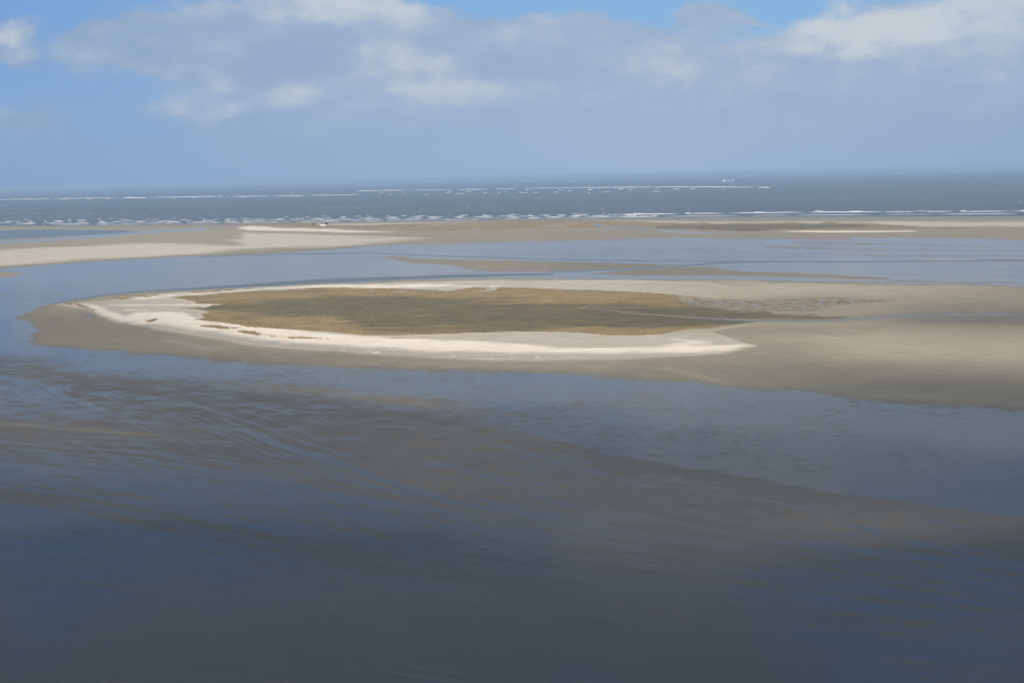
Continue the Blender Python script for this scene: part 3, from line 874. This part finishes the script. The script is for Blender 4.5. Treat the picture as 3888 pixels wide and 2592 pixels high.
SEA_Z = -0.15
sv, sf = [], []
xs = np.concatenate([np.linspace(-2900, 6400, 150)])
inner = []
for x in xs:
    y = np.interp(x, [q[0] for q in SHORE], [q[1] for q in SHORE]) + 12
    inner.append(at(x, y, SEA_Z))
inner = np.array(inner)
th = np.arctan2(inner[:, 0], inner[:, 1])
R0 = np.hypot(inner[:, 0], inner[:, 1])
rings = [0.0, 0.03, 0.08, 0.16, 0.3, 0.5, 0.75, 1.0]
FAR = 80000.0
for k in rings:
    for t, r in zip(th, R0):
        rr = r * (FAR / r) ** k
        sv.append((rr * math.sin(t), rr * math.cos(t), SEA_Z))
n = len(xs)
for k in range(len(rings) - 1):
    for i in range(n - 1):
        a = k * n + i
        sf.append((a, a + 1, a + n + 1, a + n))
sea = link('sea', mesh_from('sea', sv, sf, sea_material()))
if sea.data.polygons[0].normal.z < 0:
    sea.data.flip_normals()
tag(sea, 'grey blue open sea stretching to the hazy horizon beyond the flats', 'sea', kind='structure')


# ------------------------------------------------------------------ breakers and whitecaps
foam_mat = principled('sea_foam', (0.86, 0.87, 0.86), 0.7, spec=0.2)


class MB:
    def __init__(self):
        self.v = []; self.f = []

    def add(self, verts, faces):
        b = len(self.v)
        self.v += [tuple(q) for q in verts]
        self.f += [tuple(b + i for i in q) for q in faces]

    def box(self, x0, x1, y0, y1, z0, z1):
        v = [(x0, y0, z0), (x1, y0, z0), (x1, y1, z0), (x0, y1, z0), (x0, y0, z1), (x1, y0, z1), (x1, y1, z1), (x0, y1, z1)]
        self.add(v, [(3, 2, 1, 0), (4, 5, 6, 7), (0, 1, 5, 4), (1, 2, 6, 5), (2, 3, 7, 6), (3, 0, 4, 7)])

    def bar(self, p, q, r0, r1=None, n=8):
        p = Vector(p); q = Vector(q); r1 = r0 if r1 is None else r1
        d = (q - p).normalized()
        a = d.orthogonal().normalized(); c = d.cross(a)
        v = []
        for base, r in ((p, r0), (q, r1)):
            for k in range(n):
                t = 2 * math.pi * k / n
                v.append(base + a * (r * math.cos(t)) + c * (r * math.sin(t)))
        f = [(k, (k + 1) % n, n + (k + 1) % n, n + k) for k in range(n)]
        f += [tuple(range(n - 1, -1, -1)), tuple(range(n, 2 * n))]
        self.add(v, f)

    def prism(self, prof, y0, y1):
        """profile of (x,z) pushed along y"""
        n = len(prof)
        v = [(x, y0, z) for x, z in prof] + [(x, y1, z) for x, z in prof]
        f = [(k, (k + 1) % n, n + (k + 1) % n, n + k) for k in range(n)]
        f += [tuple(range(n - 1, -1, -1)), tuple(range(n, 2 * n))]
        self.add(v, f)

    def build(self, name, mat, parent=None, smooth_=False):
        me = mesh_from(name, self.v, self.f, mat, smooth_)
        bm = bmesh.new(); bm.from_mesh(me)
        bmesh.ops.recalc_face_normals(bm, faces=bm.faces)
        bm.to_mesh(me); bm.free()
        return link(name, me, parent)


def crest(mb, x0, x1, yfun, h, depth, npt=None):
    """one breaking crest from pixel column x0 to x1"""
    npt = npt or max(5, int((x1 - x0) / 9))
    ph = random.random() * 50
    rows = []
    for k in range(npt + 1):
        t = k / npt
        x = x0 + (x1 - x0) * t
        y = yfun(x) + 0.25 * math.sin(ph + x * 0.04)
        c = at(x, y, SEA_Z)
        d = np.array([c[0], c[1], 0]); d /= np.linalg.norm(d)
        e = min(1.0, 4 * t, 4 * (1 - t)) ** 0.6
        wv = 0.75 + 0.25 * math.sin(ph + k * 0.9) * math.sin(ph * 2 + k * 0.37)
        hh = h * e * (0.5 + 0.5 * abs(wv)) + 0.02
        dp = depth * (0.35 + 0.65 * abs(wv)) * e + 0.5
        rows.append((c - d * (0.9 * hh + dp * 0.6), c + np.array([0, 0, hh]), c + d * dp))
    v = []
    for a, b, cc in rows:
        a = a.copy(); cc = cc.copy()
        a[2] = SEA_Z + 0.06; cc[2] = SEA_Z + 0.06
        v += [a, b, cc]
    f = []
    for k in range(npt):
        i = 3 * k
        f += [(i, i + 3, i + 4, i + 1), (i + 1, i + 4, i + 5, i + 2)]
    mb.add(v, f)


def line_fun(L):
    xs_ = [q[0] for q in L]; ys_ = [q[1] for q in L]
    return lambda x: float(np.interp(x, xs_, ys_))


surf = MB()
B_FAR = line_fun([(900, 712), (1450, 700), (1700, 693), (2100, 687), (2500, 677), (3050, 664), (3300, 660), (3888, 650), (4400, 640)])
B_MIDA = line_fun([(1300, 726), (1800, 719), (2200, 713), (2500, 710), (2957, 712)])
B_MIDB = line_fun([(-500, 764), (0, 757), (600, 750), (1200, 742), (1700, 734), (2100, 729), (2620, 722)])


def run(yf, x0, x1, lmin, lmax, gmin, gmax, jit, h, dep):
    x = x0
    while x < x1:
        L = random.uniform(lmin, lmax)
        j = random.gauss(0, jit)
        crest(surf, x, min(x + L, x1), (lambda q, j=j: yf(q) + j), h * random.uniform(0.6, 1.1), dep * random.uniform(0.5, 1.2))
        x += L + random.uniform(gmin, gmax)


run(B_FAR, 1350, 4300, 25, 120, 10, 110, 0.9, 5.0, 90)
run(B_FAR, 900, 4300, 6, 30, 30, 160, 2.4, 2.6, 50)
run(B_MIDB, -500, 1350, 90, 320, 2, 22, 0.5, 4.0, 60)
run(B_MIDB, -500, 2620, 8, 40, 15, 70, 2.2, 2.4, 40)
run(B_MIDA, 1350, 2800, 90, 320, 2, 24, 0.4, 4.0, 50)
run(B_MIDA, 2200, 2930, 120, 300, 0, 10, 0.3, 4.5, 60)
run(lambda q: B_MIDA(q) + 7, 1700, 2750, 15, 50, 20, 120, 2.0, 3.0, 40)
# inshore surf: several broken lines on the left, two clean ones on the right
SH = line_fun(SHORE)
for off, x0, x1, lm, lM, gm, gM, h in ((-21, -500, 2300, 8, 45, 25, 130, 1.3), (-17, -500, 2400, 10, 60, 10, 70, 1.4), (-14, -500, 2400, 10, 70, 8, 60, 1.3),
                                       (-11, -500, 2500, 12, 80, 6, 50, 1.2), (-8.5, -500, 2500, 14, 90, 6, 50, 1.0), (-6, -500, 2500, 16, 100, 6, 40, .8),
                                       (-24, -500, 1900, 8, 30, 90, 320, 1.0)):
    h *= 0.62
    run(lambda q, off=off: SH(q) + off * (1.0 if q < 1500 else max(0.75, 1 - (q - 1500) / 4000)), x0, x1, lm, lM, gm, gM, 1.1, h, 10)
run(lambda q: SH(q) - 3.2, 200, 2500, 90, 300, 4, 30, 0.3, 0.5, 9)
run(line_fun([(2350, 814), (2600, 812), (3000, 807), (3400, 804), (3888, 802), (4400, 800)]), 2350, 4300, 120, 380, 2, 26, 0.4, 1.3, 12)
run(line_fun([(2350, 811), (3000, 804), (3888, 799)]), 2400, 3900, 20, 60, 90, 300, 0.8, 1.1, 9)
run(line_fun([(2350, 823), (2600, 821), (3000, 817), (3400, 814), (3888, 812), (4400, 810)]), 2350, 4300, 120, 380, 2, 50, 0.3, 0.7, 8)
so = surf.build('breaking_waves', foam_mat)
tag(so, 'white breaking waves in broken lines along the shoals and the far shore', 'surf', kind='stuff')

caps = surf = MB()
for k in range(200):
    x = random.uniform(-400, 4300)
    yh = 716 - 88 * x / 3888
    t = random.random() ** 1.4
    y = yh + 14 + t * (SH(x) - 24 - yh - 14)
    L = random.choice([4, 5, 6, 8, 12])
    crest(caps, x, x + L, (lambda q, y=y, x=x: y - 0.0226 * (q - x)), random.uniform(.5, 1.3) * (1.8 if t < .3 else .6), 4, 5)
co = caps.build('whitecaps', foam_mat)
tag(co, 'small scattered whitecaps on the open grey blue sea', 'whitecaps', kind='stuff')


# ------------------------------------------------------------------ unseen cloud layer, its thickness shaped to cast the foreground shade
CL_H = 900.0
SHADE = [(450, 850, .52), (150, 830, .55), (750, 865, .45), (1100, 880, .36), (1450, 885, .36),  # (x, y in the 2352 px view, share of the sun they take)
    (-300, 560, .10), (0, 570, .10), (250, 560, .05), (500, 560, .05), (800, 540, .1), (1200, 520, .10), (1700, 520, .15), (2200, 520, .12), (2600, 520, .15),
    (300, 620, .0), (1000, 640, .05), (1600, 620, .3), (2200, 620, .2),
    (120, 720, .42), (30, 760, .5), (250, 700, .2), (400, 690, .02), (600, 680, .0), (900, 700, .0), (1300, 690, .02), (1600, 655, .0), (1900, 650, .12), (2200, 650, .3), (2352, 660, .35), (2700, 680, .4),
    (200, 770, .5), (350, 760, .38), (450, 740, .05), (700, 775, .0), (1000, 790, .0), (1300, 800, .0), (1600, 790, .0), (1800, 740, .12), (2000, 700, .18), (2200, 735, .4), (2352, 740, .5), (1500, 730, .25), (1200, 735, .12),
    (2000, 790, .02), (2300, 800, .08), (2600, 800, .15), (1850, 765, .2),
    (300, 800, .55), (600, 815, .45), (900, 835, .40), (1200, 840, .36), (1500, 845, .34), (1800, 850, .38), (2100, 865, .42), (2352, 870, .45), (2600, 870, .5),
    (0, 860, .66), (400, 880, .62), (800, 900, .5), (1000, 915, .40), (1300, 915, .28), (1600, 900, .34), (1850, 890, .6), (2100, 920, .78), (2352, 930, .85), (2700, 950, .85),
    (0, 940, .72), (300, 940, .78), (600, 950, .8), (900, 970, .8), (1200, 980, .78), (1500, 950, .48), (1700, 960, .70), (2000, 1000, .82), (2352, 1050, .74), (2700, 1080, .75),
    (0, 1020, .72), (400, 1020, .8), (700, 1040, .78), (1000, 1060, .72), (1300, 1060, .84), (1600, 1130, .90), (1900, 1150, .95), (2352, 1220, .98), (1300, 1110, .88), (2100, 1180, .96),
    (0, 1120, .86), (500, 1120, .86), (900, 1160, .80), (1200, 1180, .78), (1500, 1200, .88), (1900, 1210, .94), (2352, 1260, .96), (2700, 1300, .96),
    (0, 1250, .95), (500, 1260, .93), (1000, 1270, .85), (1400, 1270, .85), (1900, 1290, .66), (2150, 1290, .78), (2352, 1360, .98),
    (0, 1400, .98), (600, 1400, .95), (1200, 1400, .88), (1500, 1420, .88), (1900, 1400, .95), (2352, 1450, .99),
    (0, 1568, .98), (800, 1568, .96), (1200, 1568, .93), (1700, 1568, .97), (2352, 1568, .99), (1200, 2000, .97), (0, 2000, .98), (2400, 2000, .98),
    (-500, 1000, .8), (-500, 1300, .95), (2900, 1100, .8), (2900, 1400, .96)]


def build_cloud():
    step = 16.0
    cx = np.arange(-1500, 1500.1, step)
    cy = np.arange(40, 2600.1, step)
    CX, CY = np.meshgrid(cx, cy)
    ppx, ppy = project(np.stack([CX.ravel(), CY.ravel(), np.zeros(CX.size)], 1))
    qx = np.clip(ppx / V2S, -700, 3100); qy = np.clip(ppy / V2S, 480, 2200)
    S = np.array(SHADE)
    kx, ky = 170.0, 34.0
    num = np.zeros(qx.shape); den = np.zeros(qx.shape)
    for sx, sy, val in S:
        gk = ky if sy < 1000 else ky + (sy - 1000) * 0.10
        d2 = ((qx - sx) / (kx * gk / ky) ) ** 2 + ((qy - sy) / gk) ** 2
        wgt = np.exp(-d2 * 0.9) + 1e-4 / (1 + d2 * d2)
        num += wgt * val; den += wgt
    sh = np.clip(num / den, 0, 0.985)
    sh = sh * (1 - 0.09 * smooth(sh, 0.6, 0.8) * smooth(qy, 1560, 1150))
    sh = np.clip(sh + 0.10 * fbm(CX.ravel() / 120, CY.ravel() / 120, 201, 4) * sh, 0, 0.985)
    fade = smooth(np.abs(CX.ravel()), 1480, 1250) * smooth(CY.ravel(), 2560, 2200) * smooth(CY.ravel(), 50, 130)
    sig = 0.03
    T = -np.log(1 - sh * fade) * math.sin(SUN_EL) / sig
    T = np.maximum(T - 0.5, 0)
    T[T < 0.5] = 0
    off = SUN_AZ * (CL_H / math.tan(SUN_EL))
    T = T.reshape(CX.shape)
    nr, nc = CX.shape
    bot = np.stack([CX + off[0], CY + off[1], np.full(CX.shape, CL_H)], -1).reshape(-1, 3)
    top = bot.copy(); top[:, 2] += T.ravel()
    idn = np.arange(nr * nc).reshape(nr, nc)
    q = np.stack([idn[:-1, :-1], idn[:-1, 1:], idn[1:, 1:], idn[1:, :-1]], -1).reshape(-1, 4)
    keep = (T.ravel()[q] > 0).any(1)
    q = q[keep]
    verts = np.concatenate([bot, top])
    thick = (T.ravel() > 0)
    tq = np.where(thick[q], q + nr * nc, q)          # the rim closes where the cloud thins out to nothing
    faces = np.concatenate([q[:, ::-1], tq])
    used = np.unique(faces)
    remap = np.full(len(verts), -1); remap[used] = np.arange(len(used))
    mat = bpy.data.materials.new('cloud_vapour')
    mat.use_nodes = True
    nt = mat.node_tree
    nt.nodes.clear()
    o = nt.nodes.new('ShaderNodeOutputMaterial')
    v = nt.nodes.new('ShaderNodeVolumePrincipled')
    v.inputs['Color'].default_value = (0.97, 0.97, 0.97, 1)
    v.inputs['Density'].default_value = sig
    v.inputs['Anisotropy'].default_value = 0.3
    nt.links.new(v.outputs[0], o.inputs['Volume'])
    me = big_mesh('clouds', verts[used], remap[faces], mat)
    c = link('clouds', me)
    tag(c, 'unseen cloud layer high above shaped to shade the near flats', 'clouds', kind='stuff')


build_cloud()


# ------------------------------------------------------------------ grass on the marsh and the dunes
def grass_material(name, c0, c1):
    mat = bpy.data.materials.new(name)
    mat.use_nodes = True
    g = NT(mat.node_tree)
    pos = g.node('ShaderNodeNewGeometry').outputs['Position']
    n = g.noise(pos, 0.5, 3.0, 0.6)
    out = g.node('ShaderNodeOutputMaterial')
    b = g.node('ShaderNodeBsdfPrincipled')
    g.put(b.inputs['Base Color'], g.mix(g.step(n, 0.3, 0.7), c0, c1))
    b.inputs['Roughness'].default_value = 0.9
    b.inputs['Specular IOR Level'].default_value = 0.1
    g.nt.links.new(b.outputs[0], out.inputs[0])
    return mat


def tufts(name, mask, count, w0, w1, h0, h1, mat):
    cand = np.nonzero(mask)[0]
    pick = rng.choice(cand, count)
    jx = rng.normal(0, 2.2, count); jy = rng.normal(0, 2.2, count)
    cx = gx_[pick] + jx; cy = gy_[pick] + jy; cz = gz_[pick] - 0.05
    w = rng.uniform(w0, w1, count); h = rng.uniform(h0, h1, count)
    nb = 6
    vs = np.zeros((count, nb, 3, 3))
    a0 = rng.uniform(0, 6.28, count)
    for b in range(nb):
        a = a0 + b * 2 * math.pi / nb + rng.normal(0, .25, count)
        ca, sa = np.cos(a), np.sin(a)
        ln = w * rng.uniform(.5, 1.0, count)
        bw = w * .33
        vs[:, b, 0] = np.stack([cx - sa * bw, cy + ca * bw, cz], -1)
        vs[:, b, 1] = np.stack([cx + sa * bw, cy - ca * bw, cz], -1)
        vs[:, b, 2] = np.stack([cx + ca * ln * .8, cy + sa * ln * .8, cz + h * rng.uniform(.6, 1.0, count)], -1)
    V = vs.reshape(-1, 3)
    Fc = np.arange(len(V)).reshape(-1, 3)
    me = big_mesh(name, V, Fc, mat)
    return link(name, me)


inframe = (px > -250) & (px < 4140) & (gy_ > 200)
tuss = fbm(gx_ / 24, gy_ / 24, 411, 4) > 0.05
o = tufts('marsh_grass', inframe & (veg > .3) & (m_marsh > .25) & (py > 1080) & tuss, 6000, .5, 1.1, .15, .4,
          grass_material('marsh_grass', (0.20, 0.16, 0.088), (0.30, 0.23, 0.122)))
tag(o, 'low ochre and olive salt marsh grass covering the near sand island', 'marsh grass', kind='stuff')
allp = np.zeros_like(px)
for q in PATCHES:
    allp = np.maximum(allp, sdist(px, py, q, 20))
o = tufts('beach_grass', inframe & (allp > 1.0) & (veg > .4), 900, .5, 1.0, .15, .4,
          grass_material('beach_grass', (0.50, 0.36, 0.19), (0.62, 0.46, 0.25)))
tag(o, 'straw coloured beach grass in loose patches along the pale sand ridge', 'beach grass', kind='stuff')
o = tufts('dune_grass', inframe & (veg > .5) & (m_dune > .5), 2500, 1.0, 2.6, .3, .8,
          grass_material('dune_grass', (0.38, 0.28, 0.15), (0.48, 0.36, 0.20)))
tag(o, 'brown dune grass on the low far dunes below the sea', 'dune grass', kind='stuff')

# ------------------------------------------------------------------ things on the far dunes
white_wall = principled('white_boards', (0.78, 0.77, 0.72), 0.6)
tan_wall = principled('tan_boards', (0.58, 0.46, 0.36), 0.7)
roof_m = principled('grey_roofing', (0.30, 0.30, 0.31), 0.6)
dark_m = principled('dark_timber', (0.06, 0.055, 0.05), 0.8)
glass_m = principled('window_glass', (0.03, 0.04, 0.05), 0.1)


def empty(name, loc, rz=0.0):
    o = bpy.data.objects.new(name, None)
    o.location = loc
    o.rotation_euler = (0, 0, rz)
    o.empty_display_size = 2.0
    COL.objects.link(o)
    return o


def ground_z(px_, py_):
    k = np.argmin((px - px_) ** 2 + ((py - py_) * 3) ** 2)
    return float(gz_[k])


def place(px_, py_):
    z = ground_z(px_, py_)
    p_ = at(px_, py_, z)
    return (float(p_[0]), float(p_[1]), z)


# tan hut on stilts
h = empty('stilt_hut', place(1210.5, 856.5), 0.15)
tag(h, 'narrow tan hut on stilts left of the white shed on the far dunes', 'hut')
for sx in (-1, 1):
    for sy in (-1, 1):
        m = MB(); m.bar((sx * 1.1, sy * 1.1, -0.3), (sx * 1.1, sy * 1.1, 1.6), .12); m.build('stilt', dark_m, h)
m = MB(); m.box(-1.4, 1.4, -1.4, 1.4, 1.6, 3.9); wall = m.build('wall', tan_wall, h)
m = MB(); m.prism([(-1.7, 3.9), (1.7, 3.9), (0, 5.2)], -1.6, 1.6); m.build('roof', tan_wall, h)
m = MB(); m.box(-.5, .5, -1.45, -1.4, 2.5, 3.3); m.build('window', glass_m, wall)
m = MB(); m.bar((1.0, -1.45, 1.6), (1.0, -2.3, 0), .06); m.bar((.5, -1.45, 1.6), (.5, -2.3, 0), .06); m.build('ladder', dark_m, h)
# long white shed
h = empty('long_shed', place(1225.5, 857), 0.05)
tag(h, 'low white shed beside the tan stilt hut on the far dunes', 'shed')
m = MB(); m.box(-5.2, 5.2, -1.8, 1.8, -.3, 2.7); wall = m.build('wall', white_wall, h)
m = MB(); m.prism([(-2.1, 2.7), (2.1, 2.7), (0, 3.6)], -5.5, 5.5)
m.v = [(y, x, z) for x, y, z in m.v]; m.build('roof', principled('pale_roofing', (0.55, 0.54, 0.50), 0.6), h)
m = MB(); m.box(-3.6, -2.4, -1.85, -1.8, .9, 1.9); m.build('window', glass_m, wall)
m = MB(); m.box(1.2, 2.4, -1.85, -1.8, .9, 1.9); m.build('window', glass_m, wall)
m = MB(); m.box(-.6, .4, -1.86, -1.8, 0, 2.0); m.build('door', tan_wall, h)
# small white cabin to the right
h = empty('cabin', place(1235.5, 856.8), 0.0)
tag(h, 'small flat roofed white cabin at the right end of the long white shed', 'cabin')
m = MB(); m.box(-2.6, 2.6, -1.5, 1.5, -.3, 1.7); wall = m.build('wall', white_wall, h)
m = MB(); m.box(-2.8, 2.8, -1.7, 1.7, 1.7, 1.9); m.build('roof', roof_m, h)
m = MB(); m.box(-1.6, -.4, -1.55, -1.5, .6, 1.3); m.build('window', glass_m, wall)


def leafy(name, loc, wx, wz, n, seed, label, mat):
    r = np.random.default_rng(seed)
    t = empty(name, loc)
    tag(t, label, 'shrub', 'dark shrubs behind the huts')
    tr = MB()
    for k in range(5):
        a = k * 1.26
        tr.bar((0, 0, -.3), (math.cos(a) * wx * .3, math.sin(a) * wx * .3, wz * .6), .12, .04, 6)
    tr.build('trunk', dark_m, t)
    c = MB()
    for k in range(n):
        d = r.normal(size=3); d /= np.linalg.norm(d)
        q = d * r.uniform(.45, 1.0) * np.array([wx, wx * .7, wz * .5]) + np.array([0, 0, wz * .55])
        if q[2] < .1: q[2] = .1
        e1 = r.normal(size=3) * .35; e2 = r.normal(size=3) * .35
        c.add([q - e1, q + e1, q + e2], [(0, 1, 2)])
    c.build('crown', mat, t)


leaf = principled('dark_shrub_leaves', (0.11, 0.105, 0.085), 0.8)
leafy('shrub', place(1222, 855), 4.2, 3.6, 900, 5, 'dark shrub standing directly behind the low white shed', leaf)
leafy('shrub', place(1238, 854), 3.0, 5.6, 900, 6, 'tall dark shrub rising behind the small white cabin', leaf)
leafy('shrub', place(1190, 853), 7.0, 1.8, 900, 8, 'low wide dark shrub left of the tan stilt hut', leaf)

# marker post on the far right beach
h = empty('marker_post', place(3111, 842))
tag(h, 'dark marker post with a drum top on the pale far beach at the right', 'post')
m = MB(); m.bar((0, 0, -.3), (0, 0, 2.2), .16); m.build('post', dark_m, h)
m = MB(); m.bar((0, 0, 1.1), (0, 0, 2.4), .55, n=12); m.build('drum', dark_m, h)


# ------------------------------------------------------------------ gulls on the near flats
gull_w = principled('gull_white', (0.85, 0.85, 0.83), 0.7)
gull_g = principled('gull_grey', (0.35, 0.37, 0.40), 0.7)
gull_y = principled('gull_bill', (0.55, 0.38, 0.05), 0.5)


def lathe(mb, prof, n=10, axis='x'):
    v = []
    for (t, r, z) in prof:
        for k in range(n):
            a = 2 * math.pi * k / n
            v.append((t, r * math.cos(a), z + r * math.sin(a)))
    f = []
    for i in range(len(prof) - 1):
        for k in range(n):
            f.append((i * n + k, i * n + (k + 1) % n, (i + 1) * n + (k + 1) % n, (i + 1) * n + k))
    f += [tuple(range(n - 1, -1, -1)), tuple(range((len(prof) - 1) * n, len(prof) * n))]
    mb.add(v, f)


def make_gull():
    t = empty('gull', (0, 0, 0))
    m = MB()
    lathe(m, [(-.32, .02, .24), (-.22, .06, .25), (-.05, .12, .26), (.10, .125, .28), (.19, .09, .33), (.24, .065, .40), (.27, .068, .45), (.31, .06, .47), (.345, .03, .46)])
    m.build('body', gull_w, t, True)
    for s in (-1, 1):
        m = MB()
        v = [(.12, s * .125, .34), (.0, s * .14, .28), (-.42, s * .03, .27), (-.1, s * .10, .38), (.12, s * .08, .38)]
        m.add(v + [(x, y - s * .02, z) for x, y, z in v], [(0, 1, 2, 3, 4), (9, 8, 7, 6, 5)] + [(i, (i + 1) % 5, 5 + (i + 1) % 5, 5 + i) for i in range(5)])
        m.build('wing', gull_g, t)
        m = MB(); m.bar((.03, s * .05, .18), (.04, s * .05, 0), .012, n=6); m.box(.02, .09, s * .05 - .03, s * .05 + .03, 0, .012); m.build('leg', gull_y, t)
    m = MB(); m.bar((.335, 0, .46), (.42, 0, .445), .018, .006, 6); m.build('bill', gull_y, t)
    return t


def copy_tree(o, parent=None):
    c = o.copy()
    COL.objects.link(c)
    if parent is not None:
        c.parent = parent
    for ch in list(o.children):
        copy_tree(ch, c)
    return c


gull0 = make_gull()
GULLS = [(777, 1363, .3, 1.5, 'brightest white gull, leftmost at the edge of the damp sand below the island'),
         (797, 1369, 2.6, 1.1, 'small gull just right of and below the brightest white gull on the wet flat'),
         (887, 1381, 1.0, 1.0, 'lowest faint gull on the wet flat midway along the row of gulls'),
         (931, 1376, .1, 1.25, 'rightmost clear white gull of the row on the wet flat')]
for i, (a, b, rz, sc, lab) in enumerate(GULLS):
    g_ = gull0 if i == 0 else copy_tree(gull0)
    g_.location = place(a, b)
    g_.rotation_euler = (0, 0, rz)
    g_.scale = (sc, sc, sc)
    tag(g_, lab, 'gull', 'gulls resting on the wet flats')

# ------------------------------------------------------------------ cargo ship far out
hull_m = principled('ship_blue_hull', (0.06, 0.16, 0.36), 0.5)
ship_w = principled('ship_white', (0.68, 0.67, 0.63), 0.5)
ship_t = principled('crane_tan', (0.62, 0.45, 0.30), 0.6)
deck_m = principled('hatch_grey_white', (0.66, 0.66, 0.66), 0.6)
red_m = principled('funnel_red', (0.40, 0.12, 0.08), 0.5)
sA, sB = at(2744, 693.2, SEA_Z), at(2796, 692.0, SEA_Z)
mid = (sA + sB) / 2
LEN = float(np.linalg.norm(sB - sA))
ship = empty('cargo_ship', (float(mid[0]), float(mid[1]), SEA_Z), math.atan2(sB[1] - sA[1], sB[0] - sA[0]))
tag(ship, 'blue hulled cargo ship with white bridge house and two deck cranes out at sea', 'cargo ship')
k = LEN / 140.0
# hull: lofted stations from stern (-x) to bow (+x)
st = []
stations = [(-70, 8, 8.5), (-66, 10.5, 8.2), (-40, 11, 7.6), (0, 11, 7.4), (35, 11, 7.6), (52, 9.0, 8.4), (62, 5.5, 10.0), (70, .6, 11.5)]
v, f = [], []
for (x, b, d) in stations:
    flare = 1.0 if x < 40 else .62
    xk = x if x < 55 else x - (x - 55) * .35
    v += [(x * k, -b * k, d * k), (xk * k, -b * flare * k, -2 * k), (xk * k, b * flare * k, -2 * k), (x * k, b * k, d * k)]
for i in range(len(stations) - 1):
    a = 4 * i
    f += [(a, a + 1, a + 5, a + 4), (a + 1, a + 2, a + 6, a + 5), (a + 2, a + 3, a + 7, a + 6), (a + 3, a, a + 4, a + 7)]
f += [(0, 3, 2, 1), (28, 29, 30, 31)]
m = MB(); m.add(v, f); hull = m.build('hull', hull_m, ship)


def sbox(name, mat, par, *bx):
    m_ = MB()
    for b in bx:
        m_.box(*[q * k for q in b])
    return m_.build(name, mat, par)


house = sbox('bridge_house', ship_w, ship, (-68, -40, -10, 10, 8, 15), (-66, -43, -9, 9, 15, 20), (-64, -45, -8.5, 8.5, 20, 25), (-60, -46, -12, 12, 25, 28.5))
sbox('window_band', glass_m, house, (-59, -45.9, -12.06, 12.06, 26.2, 27.6))
fun = sbox('funnel', ship_w, ship, (-66, -61, -3, 3, 20, 31))
sbox('funnel_top', red_m, fun, (-66.2, -60.8, -3.2, 3.2, 31, 32.5))
m = MB(); m.bar((-54 * k, 0, 28.5 * k), (-54 * k, 0, 36 * k), .5 * k, .25 * k); m.bar((-54 * k, -3 * k, 33 * k), (-54 * k, 3 * k, 33 * k), .25 * k); m.build('mast', ship_w, ship)
sbox('hatch_cover', deck_m, ship, (0, 20, -8, 8, 7.4, 11.2), (24, 44, -8, 8, 7.8, 11.2))
sbox('hatch_cover', deck_m, ship, (-34, -18, -8, 8, 7.6, 10.0))
sbox('forecastle', hull_m, ship, (54, 62, -5, 5, 8.5, 12.0))
for cx_, ang in ((-14, 0), (34, 0)):
    cr_ = sbox('deck_crane', ship_w, ship, (cx_ - 2, cx_ + 2, -2, 2, 7.4, 25))
    cb = sbox('crane_cab', ship_w, cr_, (cx_ - 3, cx_ + 3.4, -2.6, 2.6, 18, 24.2))
    m = MB(); m.bar(((cx_ + 3) * k, 0, 19.5 * k), ((cx_ + 27) * k, 0, 18.0 * k), 1.5 * k, .8 * k, 6)
    m.bar(((cx_ + 1) * k, 0, 24.5 * k), ((cx_ + 27) * k, 0, 18.6 * k), .3 * k, .3 * k, 5)
    m.build('crane_jib', ship_t, cr_)

# ------------------------------------------------------------------ haze: the air over flats and sea
HZ = 86000.0
m = MB(); m.box(-HZ, HZ, -1500, HZ, -4.0, 101.5)
hm = bpy.data.materials.new('sea_haze')
hm.use_nodes = True
nt = hm.node_tree
nt.nodes.clear()
o = nt.nodes.new('ShaderNodeOutputMaterial')
v = nt.nodes.new('ShaderNodeVolumePrincipled')
v.inputs['Color'].default_value = (0.47, 0.665, 0.935, 1)
v.inputs['Density'].default_value = 1 / 14000.0
v.inputs['Anisotropy'].default_value = 0.0
nt.links.new(v.outputs[0], o.inputs['Volume'])
hz = m.build('haze', hm)
tag(hz, 'thin blue haze in the air over the flats and the sea', 'haze', kind='stuff')
